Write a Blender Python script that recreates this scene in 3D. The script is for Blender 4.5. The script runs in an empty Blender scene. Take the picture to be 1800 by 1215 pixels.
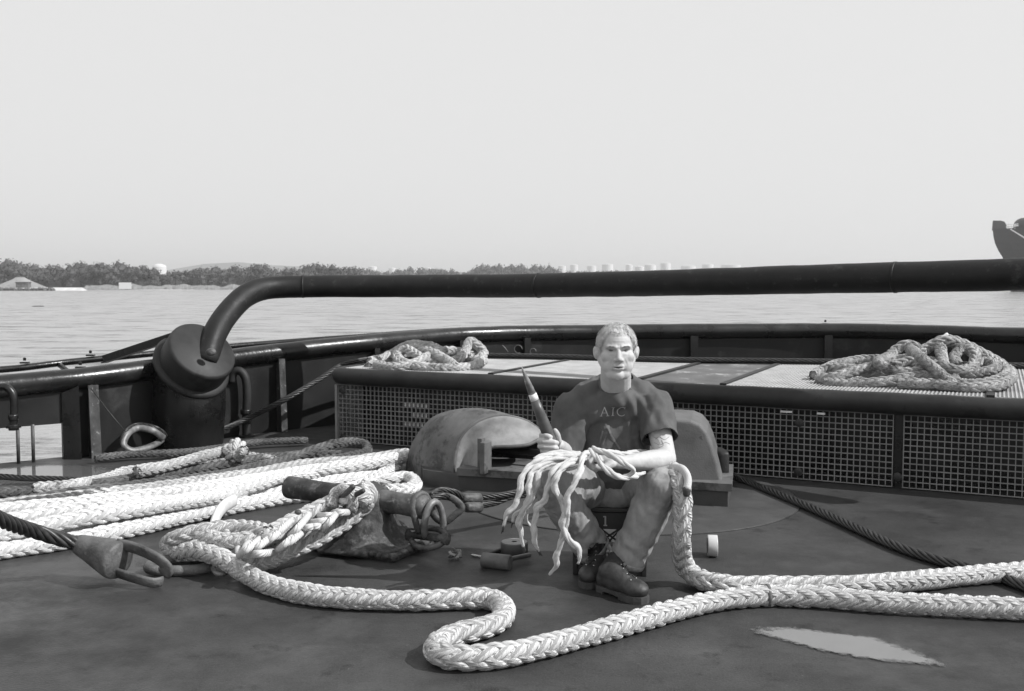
import bpy, bmesh, math, random
import numpy as np
from mathutils import Vector, Matrix, noise
from mathutils.bvhtree import BVHTree
random.seed(7); rng = np.random.default_rng(7)
R = math.radians
sc = bpy.context.scene
COL = sc.collection
# ------------------------------------------------------------ camera, sky, sun, exposure
H, FPX, HOR = 1.32, 1750.0, 497.0
PITCH = math.atan((607.5 - HOR) / FPX)
cam = bpy.data.cameras.new('camera'); camo = bpy.data.objects.new('camera', cam); COL.objects.link(camo)
cam.lens = 35.0; cam.sensor_width = 36.0; cam.clip_start = .05; cam.clip_end = 20000
camo.location = (0, 0, H); camo.rotation_euler = (math.pi/2 - PITCH, 0, 0)
cam.dof.use_dof = True; cam.dof.focus_distance = 4.6; cam.dof.aperture_fstop = 9
sc.camera = camo
SUN_EL, SUN_AZ = R(42), R(107)          # azimuth measured from +Y (view direction) towards +X
sun_dir = Vector((math.cos(SUN_EL)*math.sin(SUN_AZ), math.cos(SUN_EL)*math.cos(SUN_AZ), math.sin(SUN_EL)))
w = bpy.data.worlds.new('World'); sc.world = w; w.use_nodes = True
wn = w.node_tree.nodes; wl = w.node_tree.links
bg = wn['Background']; sky = wn.new('ShaderNodeTexSky'); sky.sky_type = 'NISHITA'; sky.sun_disc = False
sky.sun_elevation = SUN_EL; sky.sun_rotation = SUN_AZ; sky.air_density = 1.0; sky.dust_density = 6.0; sky.ozone_density = 1.0
bw = wn.new('ShaderNodeRGBToBW'); ga = wn.new('ShaderNodeMath'); ga.operation = 'POWER'; ga.inputs[1].default_value = .03
wl.new(sky.outputs[0], bw.inputs[0]); wl.new(bw.outputs[0], ga.inputs[0]); wl.new(ga.outputs[0], bg.inputs[0])
SKYGAIN = wn.new('ShaderNodeMath'); SKYGAIN.operation = 'MULTIPLY'; SKYGAIN.inputs[1].default_value = 6.5
wl.new(ga.outputs[0], SKYGAIN.inputs[0]); wl.new(SKYGAIN.outputs[0], bg.inputs[0])
bg.inputs[1].default_value = .12
sl = bpy.data.lights.new('sun', 'SUN'); sl.energy = 4.8; sl.angle = R(.5); sl.color = (1, 1, 1)
so = bpy.data.objects.new('sun', sl); COL.objects.link(so); so.location = (20, 2, 20)
so.rotation_euler = sun_dir.to_track_quat('Z', 'Y').to_euler()
sc.view_settings.view_transform = 'Standard'; sc.view_settings.look = 'None'
sc.view_settings.exposure = 0.0; sc.view_settings.gamma = 1.0

# ------------------------------------------------------------ helpers
def W(px, py, y=None, z=None):
    """world point seen at photo pixel (px, py) at depth y or height z"""
    a = (px - 900)/FPX; b = -(py - 607.5)/FPX
    d = Vector((a, math.cos(PITCH) + b*math.sin(PITCH), -math.sin(PITCH) + b*math.cos(PITCH)))
    t = (y/d.y) if y is not None else (z - H)/d.z
    return Vector((0, 0, H)) + d*t

class G:
    """collects geometry for ONE mesh"""
    def __init__(s): s.V = []; s.F = []; s.UV = []; s.n = 0
    def add(s, V, F, UV=None):
        V = np.asarray(V, float); s.V.append(V)
        if isinstance(F, np.ndarray): F = (F + s.n)
        else: F = [tuple(i + s.n for i in f) for f in F]
        s.F.append(F); s.UV.append(UV); s.n += len(V); return s
    def box(s, c, d, ax=None, bev=0):
        """c centre, d full sizes, ax = 3 axis vectors"""
        ax = ax or (Vector((1,0,0)), Vector((0,1,0)), Vector((0,0,1)))
        c = Vector(c); V = []
        for i in (-.5,.5):
            for j in (-.5,.5):
                for k in (-.5,.5): V.append(c + ax[0]*(i*d[0]) + ax[1]*(j*d[1]) + ax[2]*(k*d[2]))
        F = [(0,1,3,2),(4,6,7,5),(0,4,5,1),(2,3,7,6),(0,2,6,4),(1,5,7,3)]
        if bev > 0:
            bm = bmesh.new(); vs = [bm.verts.new(v) for v in V]
            for f in F: bm.faces.new([vs[i] for i in f])
            bmesh.ops.bevel(bm, geom=bm.edges[:], offset=bev, segments=2, affect='EDGES', profile=.5)
            bm.verts.index_update(); V = [v.co[:] for v in bm.verts]; F = [tuple(v.index for v in f.verts) for f in bm.faces]; bm.free()
        return s.add([tuple(v) for v in V], F)
    def bar(s, a, b, wd, th, up=(0,0,1)):
        a = Vector(a); b = Vector(b); x = (b-a); L = x.length; x.normalize()
        y = Vector(up).cross(x)
        if y.length < 1e-4: y = Vector((1,0,0)).cross(x)
        y.normalize(); z = x.cross(y)
        return s.box((a+b)/2, (L, wd, th), (x, y, z))
    def tube(s, path, r, n=12, caps=True, closed=False, flat=1.0, up=None):
        V, F, UV = sweep(path, r, n, caps, closed, flat, up); return s.add(V, F, UV)
    def lathe(s, c, prof, ax=(0,0,1), n=24, xdir=None):
        """prof list of (radius, height along ax)"""
        ax = Vector(ax).normalized(); x = Vector(xdir) if xdir else (Vector((1,0,0)) if abs(ax.x) < .9 else Vector((0,1,0)))
        x = (x - ax*x.dot(ax)).normalized(); y = ax.cross(x); c = Vector(c); V = []; F = []
        for r_, h_ in prof:
            for i in range(n):
                t = 2*math.pi*i/n; V.append(tuple(c + ax*h_ + (x*math.cos(t) + y*math.sin(t))*max(r_, 1e-4)))
        for k in range(len(prof)-1):
            for i in range(n):
                j = (i+1) % n; F.append((k*n+i, k*n+j, (k+1)*n+j, (k+1)*n+i))
        F.append(tuple(range(n-1, -1, -1))); F.append(tuple((len(prof)-1)*n + i for i in range(n)))
        return s.add(V, F)
    def prism(s, pts, d):
        """polygon pts (3D) extruded by vector d"""
        d = Vector(d); n = len(pts); V = [tuple(Vector(p)) for p in pts] + [tuple(Vector(p) + d) for p in pts]
        F = [tuple(range(n-1, -1, -1)), tuple(range(n, 2*n))] + [(i, (i+1) % n, n + (i+1) % n, n+i) for i in range(n)]
        return s.add(V, F)
    def ell(s, c, r, rot=None, nu=20, nv=12):
        V = []; F = []; c = Vector(c)
        for j in range(nv+1):
            p = math.pi*j/nv
            for i in range(nu):
                t = 2*math.pi*i/nu; v = Vector((math.sin(p)*math.cos(t)*r[0], math.sin(p)*math.sin(t)*r[1], math.cos(p)*r[2]))
                if rot is not None: v = rot @ v
                V.append(tuple(c+v))
        bm = bmesh.new(); vs = [bm.verts.new(v) for v in V]
        for j in range(nv):
            for i in range(nu):
                k = (i+1) % nu; bm.faces.new((vs[j*nu+i], vs[(j+1)*nu+i], vs[(j+1)*nu+k], vs[j*nu+k]))
        bmesh.ops.remove_doubles(bm, verts=bm.verts[:], dist=1e-6)
        bm.verts.index_update(); V = [v.co[:] for v in bm.verts]; F = [tuple(v.index for v in f.verts) for f in bm.faces]; bm.free()
        return s.add(V, F)
    def cap(s, a, ra, b, rb, n=18, k=6):
        """tapered capsule a->b"""
        a = Vector(a); b = Vector(b); d = b-a; L = d.length; prof = []
        for i in range(k+1):
            t = math.pi/2*(1 - i/k); prof.append((ra*math.cos(t), -ra*math.sin(t)))
        for i in range(k+1):
            t = math.pi/2*i/k; prof.append((rb*math.cos(t), L + rb*math.sin(t)))
        return s.lathe(a, prof, d, n)
    def mesh(s, name, smooth=False):
        V = np.concatenate(s.V) if s.V else np.zeros((0,3))
        m = bpy.data.meshes.new(name)
        if all(isinstance(f, np.ndarray) for f in s.F):
            F = np.concatenate(s.F); m.vertices.add(len(V)); m.vertices.foreach_set('co', V.astype(np.float32).ravel())
            k = F.shape[1]; m.loops.add(F.size); m.loops.foreach_set('vertex_index', F.astype(np.int32).ravel())
            m.polygons.add(len(F)); m.polygons.foreach_set('loop_start', np.arange(0, F.size, k, dtype=np.int32))
            m.polygons.foreach_set('loop_total', np.full(len(F), k, dtype=np.int32)); m.update(calc_edges=True); 
        else:
            fl = []
            for f in s.F: fl += f.tolist() if isinstance(f, np.ndarray) else f
            m.from_pydata(V.tolist(), [], fl)
        if all(u is not None for u in s.UV) and s.UV:
            uvl = m.uv_layers.new(name='strand'); U = np.concatenate(s.UV)
            li = np.zeros(len(m.loops), dtype=np.int32); m.loops.foreach_get('vertex_index', li)
            uvl.data.foreach_set('uv', U[li].astype(np.float32).ravel())
        if smooth: m.polygons.foreach_set('use_smooth', [True]*len(m.polygons))
        m.validate(); m.update(); return m

def frames(P, up=None):
    P = np.asarray(P, float); T = np.gradient(P, axis=0); T /= np.linalg.norm(T, axis=1)[:, None] + 1e-12
    n0 = np.array(up if up is not None else (0,0,1.0)); n0 = n0 - T[0]*n0.dot(T[0])
    if np.linalg.norm(n0) < 1e-3: n0 = np.array((1.0,0,0)) - T[0]*T[0][0]
    n0 /= np.linalg.norm(n0); N = np.zeros_like(P); N[0] = n0
    for i in range(1, len(P)):
        v = N[i-1] - T[i]*N[i-1].dot(T[i]); N[i] = v/(np.linalg.norm(v) + 1e-12)
    return T, N, np.cross(T, N)

def sweep(path, r, n=12, caps=True, closed=False, flat=1.0, up=None):
    P = np.array([tuple(p) for p in path], float); T, N, B = frames(P, up); m = len(P)
    r = np.full(m, float(r)) if np.isscalar(r) else np.asarray(r, float)
    t = np.arange(n)*2*np.pi/n
    V = P[:, None, :] + r[:, None, None]*(np.cos(t)[None, :, None]*N[:, None, :] + flat*np.sin(t)[None, :, None]*B[:, None, :])
    V = V.reshape(-1, 3); i, j = np.meshgrid(np.arange(m-1), np.arange(n), indexing='ij'); j2 = (j+1) % n
    F = np.stack([i*n+j, i*n+j2, (i+1)*n+j2, (i+1)*n+j], -1).reshape(-1, 4)
    L = np.concatenate([[0], np.cumsum(np.linalg.norm(np.diff(P, axis=0), axis=1))])
    UV = np.stack([np.tile(np.arange(n)/n, m), np.repeat(L, n)], 1)
    if caps:
        V = np.concatenate([V, P[[0]], P[[-1]]]); c0, c1 = m*n, m*n+1; UV = np.concatenate([UV, [[0,0],[0,L[-1]]]])
        k = np.arange(n); k2 = (k+1) % n
        k_ = np.arange(0, n, 2)
        F = np.concatenate([F, np.stack([np.full(len(k_), c0), (k_+2) % n, (k_+1) % n, k_], 1), np.stack([np.full(len(k_), c1), (m-1)*n + k_, (m-1)*n + (k_+1) % n, (m-1)*n + (k_+2) % n], 1)])
    return V, F, UV

def spline(pts, step=.02):
    """Catmull-Rom through pts, resampled at about step"""
    P = np.array([tuple(p) for p in pts], float)
    P = np.concatenate([[2*P[0]-P[1]], P, [2*P[-1]-P[-2]]]); out = []
    for i in range(1, len(P)-2):
        p0, p1, p2, p3 = P[i-1:i+3]
        d = [max(np.linalg.norm(b-a), 1e-6)**.5 for a, b in ((p0,p1),(p1,p2),(p2,p3))]
        t0 = 0; t1 = d[0]; t2 = t1+d[1]; t3 = t2+d[2]
        t = np.linspace(t1, t2, 24, endpoint=False)[:, None]
        A1 = (t1-t)/(t1-t0)*p0 + (t-t0)/(t1-t0)*p1; A2 = (t2-t)/(t2-t1)*p1 + (t-t1)/(t2-t1)*p2; A3 = (t3-t)/(t3-t2)*p2 + (t-t2)/(t3-t2)*p3
        B1 = (t2-t)/(t2-t0)*A1 + (t-t0)/(t2-t0)*A2; B2 = (t3-t)/(t3-t1)*A2 + (t-t1)/(t3-t1)*A3
        out.append((t2-t)/(t2-t1)*B1 + (t-t1)/(t2-t1)*B2)
    out.append(P[[-2]]); Q = np.concatenate(out)
    L = np.concatenate([[0], np.cumsum(np.linalg.norm(np.diff(Q, axis=0), axis=1))]); n = max(int(L[-1]/step), 4)
    s = np.linspace(0, L[-1], n); return np.stack([np.interp(s, L, Q[:, k]) for k in range(3)], 1)

def braid(g, pts, D, step=None, ring=8, lay=3.9, twist=.0, rough=.05, taper=None):
    """twelve-strand plaited rope along pts: six strands each way, crossing over in fixed columns"""
    step = step or D*.13
    P = spline(pts, step); T, N, B = frames(P); m = len(P)
    s = np.arange(m)*np.linalg.norm(P[1]-P[0]); om = 2*np.pi/(lay*D)
    sc_ = np.ones(m) if taper is None else np.interp(np.linspace(0,1,m), *taper)
    wob = 1 + rough*np.sin(s*7.3/D*.1 + 1.3) + rough*.6*np.sin(s*23.0/D*.1)
    roll = twist*s + .5*np.sin(s*1.7); ph0 = (P[0][0]*7.1 + P[0][1]*3.3); adv = om*(s + .10*D*4*np.sin(s*2.3/(D*8) + ph0) + .05*D*4*np.sin(s*5.1/(D*8) + 2*ph0))
    for dr in (1, -1):
        for k in range(6):
            th = dr*adv + 2*np.pi*k/6; rr = D*(.345 + dr*.046*np.cos(3*th + .3))*wob*sc_
            rr = rr*(1 + .035*np.sin(s*40/D*.1 + k*2.1 + dr) + .03*np.sin(s*17/D*.1 + k*4.7))
            a = th + roll; er = np.cos(a)[:, None]*N + np.sin(a)[:, None]*B
            C = P + rr[:, None]*er; Tt = np.gradient(C, axis=0); Tt /= np.linalg.norm(Tt, axis=1)[:, None]
            bt = np.cross(Tt, er); bt /= np.linalg.norm(bt, axis=1)[:, None]
            t = np.arange(ring)*2*np.pi/ring
            V = C[:, None, :] + (D*.115*sc_)[:, None, None]*np.cos(t)[None, :, None]*er[:, None, :] + (D*.180*sc_)[:, None, None]*np.sin(t)[None, :, None]*bt[:, None, :]
            i, j = np.meshgrid(np.arange(m-1), np.arange(ring), indexing='ij'); j2 = (j+1) % ring
            F = np.stack([i*ring+j, i*ring+j2, (i+1)*ring+j2, (i+1)*ring+j], -1).reshape(-1, 4)
            UV = np.stack([np.tile(np.arange(ring)/ring, m), np.repeat(s, ring)], 1)
            g.add(V.reshape(-1, 3), F, UV)
    V, F, UV = sweep(P, D*.36*sc_, 8); g.add(V, F, UV)
    return P

def laid(g, pts, D, n=6, lay=6.0, ring=6, step=None, hand=1):
    """twisted rope or wire: n helical strands"""
    P = spline(pts, step or D*.3); T, N, B = frames(P); m = len(P); s = np.arange(m)*np.linalg.norm(P[1]-P[0])
    rs = D*.5*(.36 if n >= 5 else .5); rc = D*.5 - rs
    for k in range(n):
        a = hand*2*np.pi*s/(lay*D) + 2*np.pi*k/n
        C = P + rc*(np.cos(a)[:, None]*N + np.sin(a)[:, None]*B)
        V, F, UV = sweep(C, rs, ring, True); g.add(V, F, UV)
    if n >= 5:
        V, F, UV = sweep(P, rc*.85, 6); g.add(V, F, UV)
    return P

def obj(name, g, mat, parent=None, smooth=False, origin=None, label=None):
    m = g if isinstance(g, bpy.types.Mesh) else g.mesh(name, smooth)
    m.name = name
    if mat is not None and not m.materials: m.materials.append(mat)
    o = bpy.data.objects.new(name, m); COL.objects.link(o)
    n = len(m.vertices); co = np.zeros(n*3, dtype=np.float32); m.vertices.foreach_get('co', co); co = co.reshape(-1, 3)
    if origin is None:
        origin = Vector(((co[:,0].min()+co[:,0].max())/2, (co[:,1].min()+co[:,1].max())/2, co[:,2].min()))
    origin = Vector(origin); co -= np.array(origin, dtype=np.float32); m.vertices.foreach_set('co', co.ravel()); m.update()
    if parent:
        o.parent = parent; base = Vector(parent.location)
        q = parent.parent
        while q: base += Vector(q.location); q = q.parent
        o.location = origin - base
    else: o.location = origin
    if label: o['label'] = label
    return o
def tag(o, label, cat, group=None, kind=None):
    o['label'] = label; o['category'] = cat
    if group: o['group'] = group
    if kind: o['kind'] = kind
    return o
def thing(name, label, cat, loc, group=None):
    o = bpy.data.objects.new(name, None); COL.objects.link(o); o.location = loc; o.empty_display_size = .1
    return tag(o, label, cat, group)
def struct(name, g, mat, smooth=False):
    o = obj(name, g, mat, None, smooth, origin=(0,0,0)); o['kind'] = 'structure'; return o

# ------------------------------------------------------------ materials (all neutral greys: the photograph is black and white)
def mat(name, base=.2, rough=.6, var=.3, scale=8, bump=.0, bscale=60, spec=.5, metallic=0, stain=None, edge=None, uvfib=0, coat=0, rvar=.1):
    m = bpy.data.materials.new(name); m.use_nodes = True; nt = m.node_tree; N = nt.nodes; L = nt.links; b = N['Principled BSDF']
    tc = N.new('ShaderNodeTexCoord')
    n1 = N.new('ShaderNodeTexNoise'); n1.inputs['Scale'].default_value = scale; n1.inputs['Detail'].default_value = 8; n1.inputs['Roughness'].default_value = .62
    L.new(tc.outputs['Object'], n1.inputs['Vector'])
    mr = N.new('ShaderNodeMapRange'); mr.inputs[1].default_value = .3; mr.inputs[2].default_value = .7
    mr.inputs[3].default_value = base*(1-var); mr.inputs[4].default_value = base*(1+var); L.new(n1.outputs['Fac'], mr.inputs[0])
    out = mr.outputs[0]
    if stain:                                    # stain = (value, scale, threshold, softness)
        n2 = N.new('ShaderNodeTexNoise'); n2.inputs['Scale'].default_value = stain[1]; n2.inputs['Detail'].default_value = 6; n2.inputs['Roughness'].default_value = .7
        L.new(tc.outputs['Object'], n2.inputs['Vector'])
        m2 = N.new('ShaderNodeMapRange'); m2.inputs[1].default_value = stain[2]; m2.inputs[2].default_value = stain[2] + stain[3]; m2.clamp = True
        L.new(n2.outputs['Fac'], m2.inputs[0])
        mx = N.new('ShaderNodeMix'); mx.data_type = 'FLOAT'; L.new(m2.outputs[0], mx.inputs[0]); L.new(out, mx.inputs[2]); mx.inputs[3].default_value = stain[0]
        out = mx.outputs[0]
    L.new(out, b.inputs['Base Color'])
    r2 = N.new('ShaderNodeMapRange'); r2.inputs[1].default_value = .3; r2.inputs[2].default_value = .7
    r2.inputs[3].default_value = max(rough-rvar, .03); r2.inputs[4].default_value = min(rough+rvar, 1); L.new(n1.outputs['Fac'], r2.inputs[0]); L.new(r2.outputs[0], b.inputs['Roughness'])
    b.inputs['Specular IOR Level'].default_value = spec; b.inputs['Metallic'].default_value = metallic; b.inputs['Coat Weight'].default_value = coat
    hsrc = None
    if bump:
        n3 = N.new('ShaderNodeTexNoise'); n3.inputs['Scale'].default_value = bscale; n3.inputs['Detail'].default_value = 5
        L.new(tc.outputs['Object'], n3.inputs['Vector']); bp = N.new('ShaderNodeBump'); bp.inputs['Strength'].default_value = 1; bp.inputs['Distance'].default_value = bump
        L.new(n3.outputs['Fac'], bp.inputs['Height']); L.new(bp.outputs[0], b.inputs['Normal']); hsrc = bp
    if uvfib:
        uv = N.new('ShaderNodeUVMap'); uv.uv_map = 'strand'; sp = N.new('ShaderNodeSeparateXYZ'); L.new(uv.outputs[0], sp.inputs[0])
        a = N.new('ShaderNodeMath'); a.operation = 'MULTIPLY'; a.inputs[1].default_value = 12*math.pi; L.new(sp.outputs[0], a.inputs[0])
        c = N.new('ShaderNodeMath'); c.operation = 'MULTIPLY'; c.inputs[1].default_value = uvfib; L.new(sp.outputs[1], c.inputs[0])
        d = N.new('ShaderNodeMath'); d.operation = 'ADD'; L.new(a.outputs[0], d.inputs[0]); L.new(c.outputs[0], d.inputs[1])
        e = N.new('ShaderNodeMath'); e.operation = 'SINE'; L.new(d.outputs[0], e.inputs[0])
        b2 = N.new('ShaderNodeBump'); b2.inputs['Strength'].default_value = .8; b2.inputs['Distance'].default_value = .0018; L.new(e.outputs[0], b2.inputs['Height'])
        if hsrc: L.new(hsrc.outputs[0], b2.inputs['Normal'])
        L.new(b2.outputs[0], b.inputs['Normal'])
    return m
M = {}
def deck_detail(m):
    """scuffs, pale flecks and fine grit of a worked steel deck"""
    nt = m.node_tree; N = nt.nodes; L = nt.links; b = N['Principled BSDF']; src = b.inputs['Base Color'].links[0].from_socket; tc = N.new('ShaderNodeTexCoord')
    for sx, sc_, lo, hi, val in ((1, 170, .48, .66, .078), (1, 90, .56, .70, .016), (.12, 3.2, .60, .70, .048), (1, 28, .66, .70, .11), (1, .7, .46, .62, .022), (1, 2.2, .52, .72, .068)):
        mp = N.new('ShaderNodeMapping'); mp.inputs['Scale'].default_value = (sx, 1, 1); mp.inputs['Rotation'].default_value = (0, 0, R(26 if sx < 1 else 0)); L.new(tc.outputs['Object'], mp.inputs[0])
        n = N.new('ShaderNodeTexNoise'); n.inputs['Scale'].default_value = sc_; n.inputs['Detail'].default_value = 6; n.inputs['Roughness'].default_value = .7; L.new(mp.outputs[0], n.inputs['Vector'])
        r = N.new('ShaderNodeMapRange'); r.inputs[1].default_value = lo; r.inputs[2].default_value = hi; r.inputs[4].default_value = .75; L.new(n.outputs['Fac'], r.inputs[0])
        x = N.new('ShaderNodeMix'); x.data_type = 'FLOAT'; L.new(r.outputs[0], x.inputs[0]); L.new(src, x.inputs[2]); x.inputs[3].default_value = val; src = x.outputs[0]
    L.new(src, b.inputs['Base Color'])
    n = N.new('ShaderNodeTexNoise'); n.inputs['Scale'].default_value = .8; n.inputs['Detail'].default_value = 7; n.inputs['Roughness'].default_value = .65; L.new(tc.outputs['Object'], n.inputs['Vector'])
    r = N.new('ShaderNodeMapRange'); r.inputs[1].default_value = .44; r.inputs[2].default_value = .60; r.inputs[3].default_value = .72; r.inputs[4].default_value = .34; L.new(n.outputs['Fac'], r.inputs[0]); L.new(r.outputs[0], b.inputs['Roughness'])
M['deck'] = mat('painted_steel_deck', .044, .62, .4, 1.6, .0016, 90, .22, stain=(.017, 5.0, .56, .10)); deck_detail(M['deck'])
M['plate'] = mat('worn_steel_plate', .058, .6, .3, 3, .001, 120, .25)
M['black'] = mat('black_marine_paint', .009, .30, .5, 5, .0016, 34, .5, stain=(.03, 9, .60, .12))
M['blackwall'] = mat('black_bulwark_paint', .012, .5, .5, 2.5, .001, 30, .35, stain=(.045, 2.3, .57, .16))
M['pipe'] = mat('black_pipe_paint', .012, .55, .5, 7, .0015, 50, .3, stain=(.035, 12, .58, .1))
M['rub'] = mat('rubbed_black_rail', .022, .58, .5, 6, .0008, 50, .35, stain=(.012, 2.5, .58, .04))
M['stay'] = mat('scuffed_stay_paint', .05, .5, .6, 14, .001, 60, .5, stain=(.2, 30, .58, .06))
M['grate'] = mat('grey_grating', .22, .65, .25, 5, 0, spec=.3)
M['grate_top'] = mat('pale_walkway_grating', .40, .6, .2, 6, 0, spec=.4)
M['wood'] = mat('weathered_plate', .11, .7, .5, 3.5, .001, 40, stain=(.34, 4, .56, .05))
M['hood'] = mat('worn_cast_steel', .12, .62, .4, 5, .0014, 110, .3, stain=(.055, 6.5, .52, .1))
M['hoodin'] = mat('polished_fairlead_throat', .22, .6, .4, 7, .0012, 90, .3, stain=(.13, 9, .54, .2))
M['bitt'] = mat('rusty_bitt_steel', .040, .62, .8, 11, .006, 34, .35, stain=(.14, 13, .52, .13))
M['rust'] = mat('chafed_steel', .085, .55, .7, 14, .003, 60, .4, stain=(.2, 22, .58, .08))
M['galv'] = mat('galvanised_steel', .17, .5, .5, 18, .0008, 90, .5, metallic=.3)
M['socket'] = mat('cast_socket_steel', .105, .55, .6, 10, .003, 70, .4, stain=(.2, 16, .58, .12))
M['wire'] = mat('greased_wire', .035, .4, .5, 30, .0005, 200, .5, metallic=.2)
M['rope'] = mat('white_polyester_rope', .54, .85, .14, 5, .0012, 260, .2, uvfib=330, stain=(.42, 7, .62, .12))
M['ropebright'] = mat('sunlit_rope', .72, .85, .08, 5, .0012, 260, .2, uvfib=330)  # lighter copy of the rope: sun on the left pile put into its colour
M['ropedirty'] = mat('dirty_white_rope', .5, .88, .3, 6, .0012, 260, .2, uvfib=330, stain=(.16, 5, .56, .12))
M['ropegrey'] = mat('grey_stained_rope', .14, .88, .45, 7, .0012, 260, .2, uvfib=330, stain=(.05, 5, .52, .15))
M['ropecoil'] = mat('weathered_coiled_rope', .36, .9, .5, 8, .0012, 260, .2, uvfib=330, stain=(.16, 6, .54, .12))
M['strand'] = mat('opened_rope_strand', .52, .9, .12, 12, .002, 300, .15)
M['sling'] = mat('flat_sling', .62, .8, .1, 12, .001, 200, .2)
M['tip'] = mat('taped_dark_tip', .05, .6, .4, 30)
M['skin'] = mat('weathered_skin', .46, .6, .09, 26, .0003, 220, .35)
M['hair'] = mat('grey_hair', .62, .6, .35, 60, spec=.4)
M['brow'] = mat('brow_hair', .27, .7, .3, 60)
M['dark'] = mat('dark_detail', .025, .5, .2, 30)
M['eye'] = mat('eye_wet', .11, .25, .2, 30)
M['lip'] = mat('lips', .28, .5, .2, 40)
M['shirt'] = mat('dark_cotton', .105, .92, .22, 9, .0012, 420, .15, stain=(.14, 6, .6, .2))
M['print'] = mat('faded_white_print', .42, .8, .15, 60)
M['printfaint'] = mat('faint_print', .15, .9, .5, 22)
M['jeans'] = mat('worn_denim', .27, .9, .35, 9, .0010, 520, .15, stain=(.36, 7, .5, .3))
M['seam'] = mat('denim_hem', .42, .9, .35, 60, .001, 300)
M['boot'] = mat('boot_leather', .04, .5, .4, 22, .0012, 90, .5)
M['sole'] = mat('boot_sole', .06, .7, .3, 20, .001, 80)
M['metal'] = mat('shiny_metal', .6, .2, .1, 20, metallic=.8)
M['crate'] = mat('dark_crate_plastic', .03, .5, .2, 10)
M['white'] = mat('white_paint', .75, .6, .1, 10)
M['fid'] = mat('wooden_fid', .085, .4, .5, 14, .0005, 90, .5)
M['fidtip'] = mat('worn_fid_tip', .20, .45, .5, 30, .0005, 90, .5, stain=(.5, 34, .54, .05))
M['mallet'] = mat('mallet_head', .11, .55, .4, 18, .0008, 80)
M['tapeblk'] = mat('tape_side', .06, .5, .3, 20)
M['tapetop'] = mat('tape_face', .22, .5, .3, 30)
M['tapesil'] = mat('silver_tape', .5, .35, .1, 20)
M['damp'] = mat('damp_steel', .02, .3, .3, 12, .0006, 90, .5)
M['puddle'] = mat('standing_water', .11, .05, .15, 6, 0, spec=1, rvar=.02)
M['puddle'].node_tree.nodes['Principled BSDF'].inputs['IOR'].default_value = 1.9
def wet_edge(m):
    nt = m.node_tree; N = nt.nodes; L = nt.links; b = N['Principled BSDF']; at = N.new('ShaderNodeAttribute'); at.attribute_name = 'wet'; tc = N.new('ShaderNodeTexCoord')
    n = N.new('ShaderNodeTexNoise'); n.inputs['Scale'].default_value = 38; n.inputs['Detail'].default_value = 6; n.inputs['Roughness'].default_value = .7; L.new(tc.outputs['Object'], n.inputs['Vector'])
    a = N.new('ShaderNodeMath'); a.operation = 'ADD'; L.new(at.outputs['Fac'], a.inputs[0]); L.new(n.outputs['Fac'], a.inputs[1])
    r = N.new('ShaderNodeMapRange'); r.inputs[1].default_value = .78; r.inputs[2].default_value = 1.12; L.new(a.outputs[0], r.inputs[0]); L.new(r.outputs[0], b.inputs['Alpha'])
wet_edge(M['puddle'])
M['leaf'] = mat('far_foliage', .075, .9, .5, .12, spec=.1)
M['earth'] = mat('sandy_ground', .30, .95, .3, .2, spec=.1)
M['reed'] = mat('reeds', .36, .95, .35, .8, spec=.1)
M['rock'] = mat('shore_rocks', .11, .95, .7, .9, spec=.1)
M['tank'] = mat('white_tank_paint', .60, .6, .06, .05)
M['hull'] = mat('ship_hull_paint', .022, .55, .2, .1)
M['concrete'] = mat('pale_concrete', .55, .8, .2, .5)
# ------------------------------------------------------------ setting: water, deck, far shore
WZ = -1.65
def water_mat():
    m = mat('river_water', .30, .25, .12, .02, spec=.5, rvar=.02); nt = m.node_tree; N = nt.nodes; L = nt.links; b = N['Principled BSDF']
    tc = N.new('ShaderNodeTexCoord'); prev = None
    for sc_, dist, sx in ((.35, .35, .35), (1.3, .16, .5), (4.5, .045, .7)):
        mp = N.new('ShaderNodeMapping'); mp.inputs['Scale'].default_value = (sx, 1, 1); mp.inputs['Rotation'].default_value = (0, 0, R(12)); L.new(tc.outputs['Object'], mp.inputs[0])
        n = N.new('ShaderNodeTexNoise'); n.inputs['Scale'].default_value = sc_; n.inputs['Detail'].default_value = 5; n.inputs['Roughness'].default_value = .6; L.new(mp.outputs[0], n.inputs['Vector'])
        bp = N.new('ShaderNodeBump'); bp.inputs['Strength'].default_value = .9; bp.inputs['Distance'].default_value = dist; L.new(n.outputs['Fac'], bp.inputs['Height'])
        if prev: L.new(prev.outputs[0], bp.inputs['Normal'])
        prev = bp
    mp = N.new('ShaderNodeMapping'); mp.inputs['Scale'].default_value = (.5, 1.1, 1); mp.inputs['Rotation'].default_value = (0, 0, R(4)); L.new(tc.outputs['Object'], mp.inputs[0])
    n = N.new('ShaderNodeTexNoise'); n.inputs['Scale'].default_value = .5; n.inputs['Detail'].default_value = 9; n.inputs['Roughness'].default_value = .78; L.new(mp.outputs[0], n.inputs['Vector'])
    mr = N.new('ShaderNodeMapRange'); mr.inputs[1].default_value = .38; mr.inputs[2].default_value = .50; mr.inputs[3].default_value = .04; mr.inputs[4].default_value = .31; L.new(n.outputs['Fac'], mr.inputs[0]); L.new(mr.outputs[0], b.inputs['Base Color'])
    L.new(prev.outputs[0], b.inputs['Normal']); b.inputs['IOR'].default_value = 1.34
    return m
M['water'] = water_mat()
g = G(); g.add([(-9000, -3000, WZ), (9000, -3000, WZ), (9000, 14000, WZ), (-9000, 14000, WZ)], [(0,1,2,3)]); struct('water', g, M['water'])

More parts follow.
